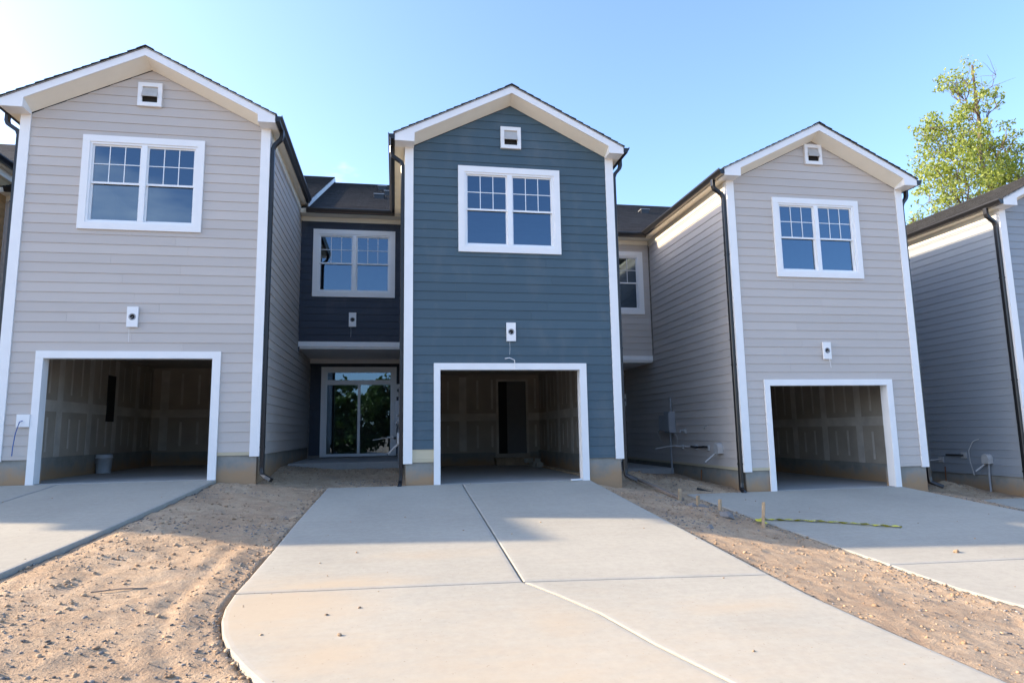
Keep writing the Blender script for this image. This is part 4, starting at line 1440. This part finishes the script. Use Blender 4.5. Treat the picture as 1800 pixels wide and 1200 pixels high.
def scatter(name, n, mat, label, size, density, seed, on_drive=False):
    rs = np.random.RandomState(seed)
    xs = rs.uniform(-5.5, 12.5, n * 12)
    ys = rs.uniform(-9.0, 3.2, n * 12)
    keep = density(xs, ys) > rs.uniform(0, 1, len(xs))
    dr = np.zeros(len(xs), bool)
    for q in (DRIVE_M, DRIVE_L, DRIVE_R, DRIVE_4):
        dr |= inside(q, xs, ys)
    keep &= (dr == on_drive)
    for k_, oz in OZ.items():
        o_ = k_ * UNIT
        keep &= ~((xs > o_ - 0.05) & (xs < o_ + W + 0.05) & (ys > -0.05))
    xs, ys = xs[keep][:n], ys[keep][:n]
    if on_drive:
        zs = np.where(xs < -2.4, OZ[-1], np.where(xs < 4.3, OZ[0], np.where(xs < 10.8, OZ[1], OZ[2]))) + SLOPE * np.maximum(ys, YFLAT)
    else:
        zs = ground_z(xs, ys)
    m = len(xs)
    s = size[0] * (size[1] / size[0]) ** (rs.uniform(0, 1, m) ** 4.2)
    V = np.repeat(ICO_V[None], m, 0) * (1 + rs.uniform(-.42, .42, (m, 12, 1)))
    V *= (s[:, None] * rs.uniform(.6, 1.25, (m, 3)))[:, None, :] * np.array([1, 1, .62])
    a = rs.uniform(0, 6.28, m)
    ca, sa = np.cos(a)[:, None], np.sin(a)[:, None]
    X = V[..., 0] * ca - V[..., 1] * sa + xs[:, None]
    Y = V[..., 0] * sa + V[..., 1] * ca + ys[:, None]
    Z = V[..., 2] + (zs + s * (0.15 if not on_drive else 0.35))[:, None]
    P = np.stack([X, Y, Z], -1).reshape(-1, 3)
    F = (ICO_F[None] + (np.arange(m) * 12)[:, None, None]).reshape(-1, 3)
    me_ = bpy.data.meshes.new(name)
    me_.vertices.add(len(P))
    me_.vertices.foreach_set('co', P.astype(np.float32).ravel())
    me_.loops.add(len(F) * 3)
    me_.loops.foreach_set('vertex_index', F.astype(np.int32).ravel())
    me_.polygons.add(len(F))
    me_.polygons.foreach_set('loop_start', np.arange(0, len(F) * 3, 3, dtype=np.int32))
    me_.materials.append(mat)
    me_.update(calc_edges=True)
    o_ = bpy.data.objects.new(name, me_)
    COL.objects.link(o_)
    tag(o_, label, None, None, 'stuff')
    return o_

def dens_gravel(x, y):
    c = np.clip((vnoise(x, y, 1.3, 21) + 0.5) * 1.6 + vnoise(x, y, 4, 22) * 0.8 - 0.72, 0, 1)
    pile = np.exp(-((x - 4.6) / 0.45) ** 2 - ((y + 1.9) / 0.8) ** 2) * 1.2
    edge = np.exp(-((seg_dist(DRIVE_M[:14], x, y, False) - 0.12) / 0.12) ** 2) * 0.35 * (x < 0)
    return np.clip(c * 0.9 + pile + edge + 0.015, 0, 1)

def dens_clod(x, y):
    e = np.exp(-(seg_dist(DRIVE_M, x, y) / 0.22) ** 2) * 0.8 + np.exp(-(seg_dist(DRIVE_R, x, y) / 0.3) ** 2) * 0.5
    mound = sum(np.exp(-((x - a) / b) ** 2 - ((y - c) / d_) ** 2) for a, c, b, d_, _ in MOUNDS)
    return np.clip(0.10 + e * (0.6 + vnoise(x, y, 2.5, 31)) + mound * 0.7 + np.clip(vnoise(x, y, 1.7, 33) * 0.9, 0, 1), 0, 1)

scatter('gravel', 26000, M['gravel'], 'loose grey gravel scattered over the bare soil', (0.0025, 0.018), dens_gravel, 3)
scatter('clay_clods', 34000, M['clod'], 'crumbs and clods of tan clay over the bare soil', (0.0025, 0.024), dens_clod, 4)
def dens_drive(x, y):
    e = np.exp(-(seg_dist(DRIVE_M, x, y) / 0.35) ** 2)
    return np.clip(0.06 + 0.25 * e + 0.5 * np.exp(-((x + 1.1) / 0.6) ** 2 - ((y + 6.0) / 0.7) ** 2), 0, 1)
scatter('driveway_crumbs', 700, M['clod'], 'small crumbs of soil dropped on the concrete', (0.003, 0.016), dens_drive, 6, True)

rockv = random.Random(9)
def rock(x, y, z, s, label, mat):
    vs = [tuple(Vector(q) * s * rockv.uniform(.75, 1.25)) for q in ICO_V]
    vs = [(a, b, c * .7) for a, b, c in vs]
    o = mesh_obj('rock', vs, [tuple(int(i) for i in q) for q in ICO_F], mat)
    o.location = (x, y, z + s * .35)
    o.rotation_euler = (0, 0, rockv.uniform(0, 6))
    tag(o, label, 'rock')
rock(6.67, -4.39, OZ[1] + SLOPE * -4.39, 0.04, 'single tan lump of clay on the right driveway', M['clod'])
rock(-0.55, -6.55, SLOPE * -6.55, 0.02, 'dark crumb of soil on the middle driveway near its rounded edge', M['clod'])
for x, y, s, lb in ((4.62, -2.55, 0.11, 'largest grey stone in the strip between the middle and right driveways'), (4.40, -1.85, 0.09, 'grey broken stone in the rubble by the stakes'),
                    (4.72, -1.55, 0.08, 'grey angular stone between two stakes'), (3.95, -3.35, 0.06, 'pale stone at the shadow edge beside the middle driveway')):
    rock(x, y, gz1(x, y) - 0.02, s, lb, M['gravel'])

# ---------------------------------------------------------------- trees
def leaf_mesh(name, centres, radii, per, size, mat, parent, seed, flat=0.75):
    rs = np.random.RandomState(seed)
    P = []
    for (c, r, n) in zip(centres, radii, per):
        d = rs.normal(0, 1, (n, 3))
        d /= np.linalg.norm(d, axis=1)[:, None]
        rad = r * rs.uniform(0.25, 1.0, n) ** 0.6
        P.append(np.array(c) + d * rad[:, None] * np.array([1, 1, flat]))
    P = np.concatenate(P)
    n = len(P)
    u = rs.normal(0, 1, (n, 3)); u /= np.linalg.norm(u, axis=1)[:, None]
    w = rs.normal(0, 1, (n, 3)); w -= (w * u).sum(1)[:, None] * u; w /= np.linalg.norm(w, axis=1)[:, None]
    s = size * rs.uniform(0.6, 1.25, n)[:, None]
    nn = np.cross(u, w)
    V = np.stack([P - u * s, P - w * s * .55 + nn * s * .15, P + u * s, P + w * s * .55 + nn * s * .15], 1).reshape(-1, 3)
    b = np.arange(n) * 4
    F = np.concatenate([np.stack([b, b + 1, b + 2], 1), np.stack([b, b + 2, b + 3], 1)])
    me_ = bpy.data.meshes.new(name)
    me_.vertices.add(len(V))
    me_.vertices.foreach_set('co', V.astype(np.float32).ravel())
    me_.loops.add(len(F) * 3)
    me_.loops.foreach_set('vertex_index', F.astype(np.int32).ravel())
    me_.polygons.add(len(F))
    me_.polygons.foreach_set('loop_start', np.arange(0, len(F) * 3, 3, dtype=np.int32))
    me_.materials.append(mat)
    me_.update(calc_edges=True)
    o_ = bpy.data.objects.new(name, me_)
    COL.objects.link(o_)
    o_.parent = parent
    return o_

def limb(mb, a, b, r0, r1, rr, bend=0.12, n=5):
    a, b = Vector(a), Vector(b)
    L = (b - a).length
    pts_ = [a.lerp(b, i / n) + Vector((rr.uniform(-1, 1), rr.uniform(-1, 1), rr.uniform(-.5, 1))) * L * bend * (math.sin(math.pi * i / n)) * 0.5 for i in range(n + 1)]
    # tapered tube
    k = 7
    rings = []
    for i, q in enumerate(pts_):
        t = (pts_[min(i + 1, n)] - pts_[max(0, i - 1)]).normalized()
        e = t.cross(Vector((0.3, 0.2, 1)) if abs(t.z) < .9 else Vector((1, 0, 0))).normalized()
        f = t.cross(e)
        r = r0 + (r1 - r0) * i / n
        rings.append([q + (e * math.cos(2 * math.pi * j / k) + f * math.sin(2 * math.pi * j / k)) * r for j in range(k)])
    vs = [q for rg in rings for q in rg]
    fs = [(i * k + j, i * k + (j + 1) % k, (i + 1) * k + (j + 1) % k, (i + 1) * k + j) for i in range(n) for j in range(k)]
    mb.add(vs, fs)
    return pts_

def make_tree(loc, trunk_top, clumps, label, seed, leaf_mat, leaf_size, per_m3, bare=(), trunk_r=0.24, group=None):
    rr = random.Random(seed)
    root = empty('tree', loc, label, 'tree', group)
    mb = MB()
    tpts = limb(mb, (0, 0, -0.4), trunk_top, trunk_r, 0.05, rr, 0.05, 12)
    cs, rs_, ns = [], [], []
    for (c, r) in clumps:
        c = Vector(c)
        # leave the trunk a little below the clump
        zt = max(0.25 * trunk_top[2], c.z - 1.2 - 0.6 * math.hypot(c.x, c.y))
        i = min(range(len(tpts)), key=lambda q: abs(tpts[q].z - zt))
        rb_ = max(0.03, trunk_r * (1 - i / len(tpts)) * 0.45)
        lp = limb(mb, tpts[i], c, rb_, 0.02, rr, 0.2, 6)
        ntw = int(7 + r * 6)
        for q in range(ntw):
            d = Vector((rr.gauss(0, 1), rr.gauss(0, 1), rr.gauss(0.25, .8))).normalized()
            e = c + d * r * rr.uniform(.55, 1.0)
            st_ = lp[rr.choice((3, 4, 5, 6))]
            limb(mb, st_, e, 0.018, 0.006, rr, 0.25, 3)
            cs.append(tuple(e))
            rr_ = r * rr.uniform(.28, .5)
            rs_.append(rr_)
            ns.append(max(6, int(per_m3 * rr_ ** 2 * rr.uniform(.5, 1.3))))
    for (a, b) in bare:
        lp = limb(mb, a, b, 0.035, 0.008, rr, 0.15, 5)
        for q in range(9):
            st_ = lp[rr.choice((2, 3, 4, 5))]
            limb(mb, st_, st_ + Vector((rr.gauss(.2, .5), rr.gauss(0, .5), rr.uniform(.2, 1.1))), 0.012, 0.004, rr, 0.2, 3)
    mb.build('trunk', M['bark'], root)
    leaf_mesh('crown', cs, rs_, ns, leaf_size, leaf_mat, root, seed + 1)
    return root

TY = 15.0
def pix(u, v, y):
    d = CF + CR * ((u - 900) / 1150.0) + CU * ((600 - v) / 1150.0)
    t = (y - cm.translation.y) / d.y
    return cm.translation + d * t
tb_ = pix(1708, 400, TY)
base = Vector((tb_.x, TY, 0.0))
def rel(u, v, dy):
    return tuple(pix(u, v, TY + dy) - base)
mpp = 1 / 31.0
cl_px = [(1690, 118, 26, 0.4), (1708, 150, 22, -0.5), (1670, 128, 18, 0), (1660, 205, 30, 0.8), (1632, 200, 20, -0.3), (1690, 215, 30, -1.0), (1730, 225, 26, .7), (1640, 245, 26, .2),
         (1745, 150, 14, 0.3), (1675, 265, 36, -.6), (1722, 265, 34, 1.0), (1765, 220, 20, -.5), (1785, 245, 24, .6), (1650, 300, 30, 1.2), (1695, 315, 40, -1.2), (1745, 300, 38, .2), (1790, 295, 34, -1.0),
         (1632, 330, 20, -.4), (1670, 345, 30, .9), (1725, 345, 30, -.2), (1640, 270, 18, -1.0), (1810, 270, 30, .3), (1705, 185, 20, .3), (1620, 215, 12, .5)]
clumps = [(rel(u, v, dy * 1.2), r * mpp * 1.25) for u, v, r, dy in cl_px]
top = rel(1706, 92, 0)
make_tree((base.x, TY, gz1(base.x, TY)), (top[0], 0, top[2]), clumps, 'tall leafy tree behind the right edge roof with bare twigs near its top', 4, M['leaf'], 0.088, 235,
          bare=[(rel(1712, 170, 0), rel(1748, 110, 0.4)), (rel(1760, 330, 0), rel(1800, 270, 0.4)), (rel(1745, 340, .3), rel(1790, 300, -0.4))])
t2 = pix(1608, 420, 21.0)
make_tree((t2.x, 21.0, gz1(t2.x, 21.0)), (0, 0, pix(1608, 362, 21.0).z), [(tuple(pix(u, v, 21.0 + d) - Vector((t2.x, 21.0, 0))), r / 26.0) for u, v, r, d in ((1610, 372, 20, 0), (1632, 378, 16, .6), (1598, 392, 18, -.6), (1640, 392, 18, .2), (1660, 388, 16, 0.5))],
          'smaller tree low behind the roof between the two right houses', 8, M['leaf'], 0.10, 300, trunk_r=0.16)

# the wood across the street, seen mirrored in the glass of the sliding door
wood = None
rw = random.Random(2)
ORD = 'first second third fourth fifth sixth seventh eighth ninth tenth eleventh twelfth thirteenth fourteenth'.split()
for i in range(14):
    x = -22 + i * 2.7 + rw.uniform(-.6, .6)
    y = (-32.5 if i % 2 else -36.5) - rw.uniform(0, 1.5)
    lab = 'dark green tree across the street, %s from the left end of the wood' % ORD[i]
    if i < 2:
        cl2 = [((rw.uniform(-1.7, 1.7), rw.uniform(-1.6, 1.6), 0.9 + 4.6 * q / 17 + rw.uniform(-.4, .4)), rw.uniform(0.9, 1.4)) for q in range(18)]
        t = make_tree((x, y, zr - 0.05), (0, 0, 5.8), cl2, lab, 30 + i, M['leaf_dark'], 0.22, 110, group='trees across the street')
        wood = [t] if wood is None else wood + [t]
    else:
        src = wood[i % 2]
        c = src.copy()
        COL.objects.link(c)
        c.location = (x, y, zr - 0.05)
        q = rw.uniform(.9, 1.15)
        c.scale = (q, q, q)
        c.rotation_euler = (0, 0, rw.uniform(0, 6))
        c['label'] = lab
        for ch in src.children:
            d = ch.copy()
            COL.objects.link(d)
            d.parent = c
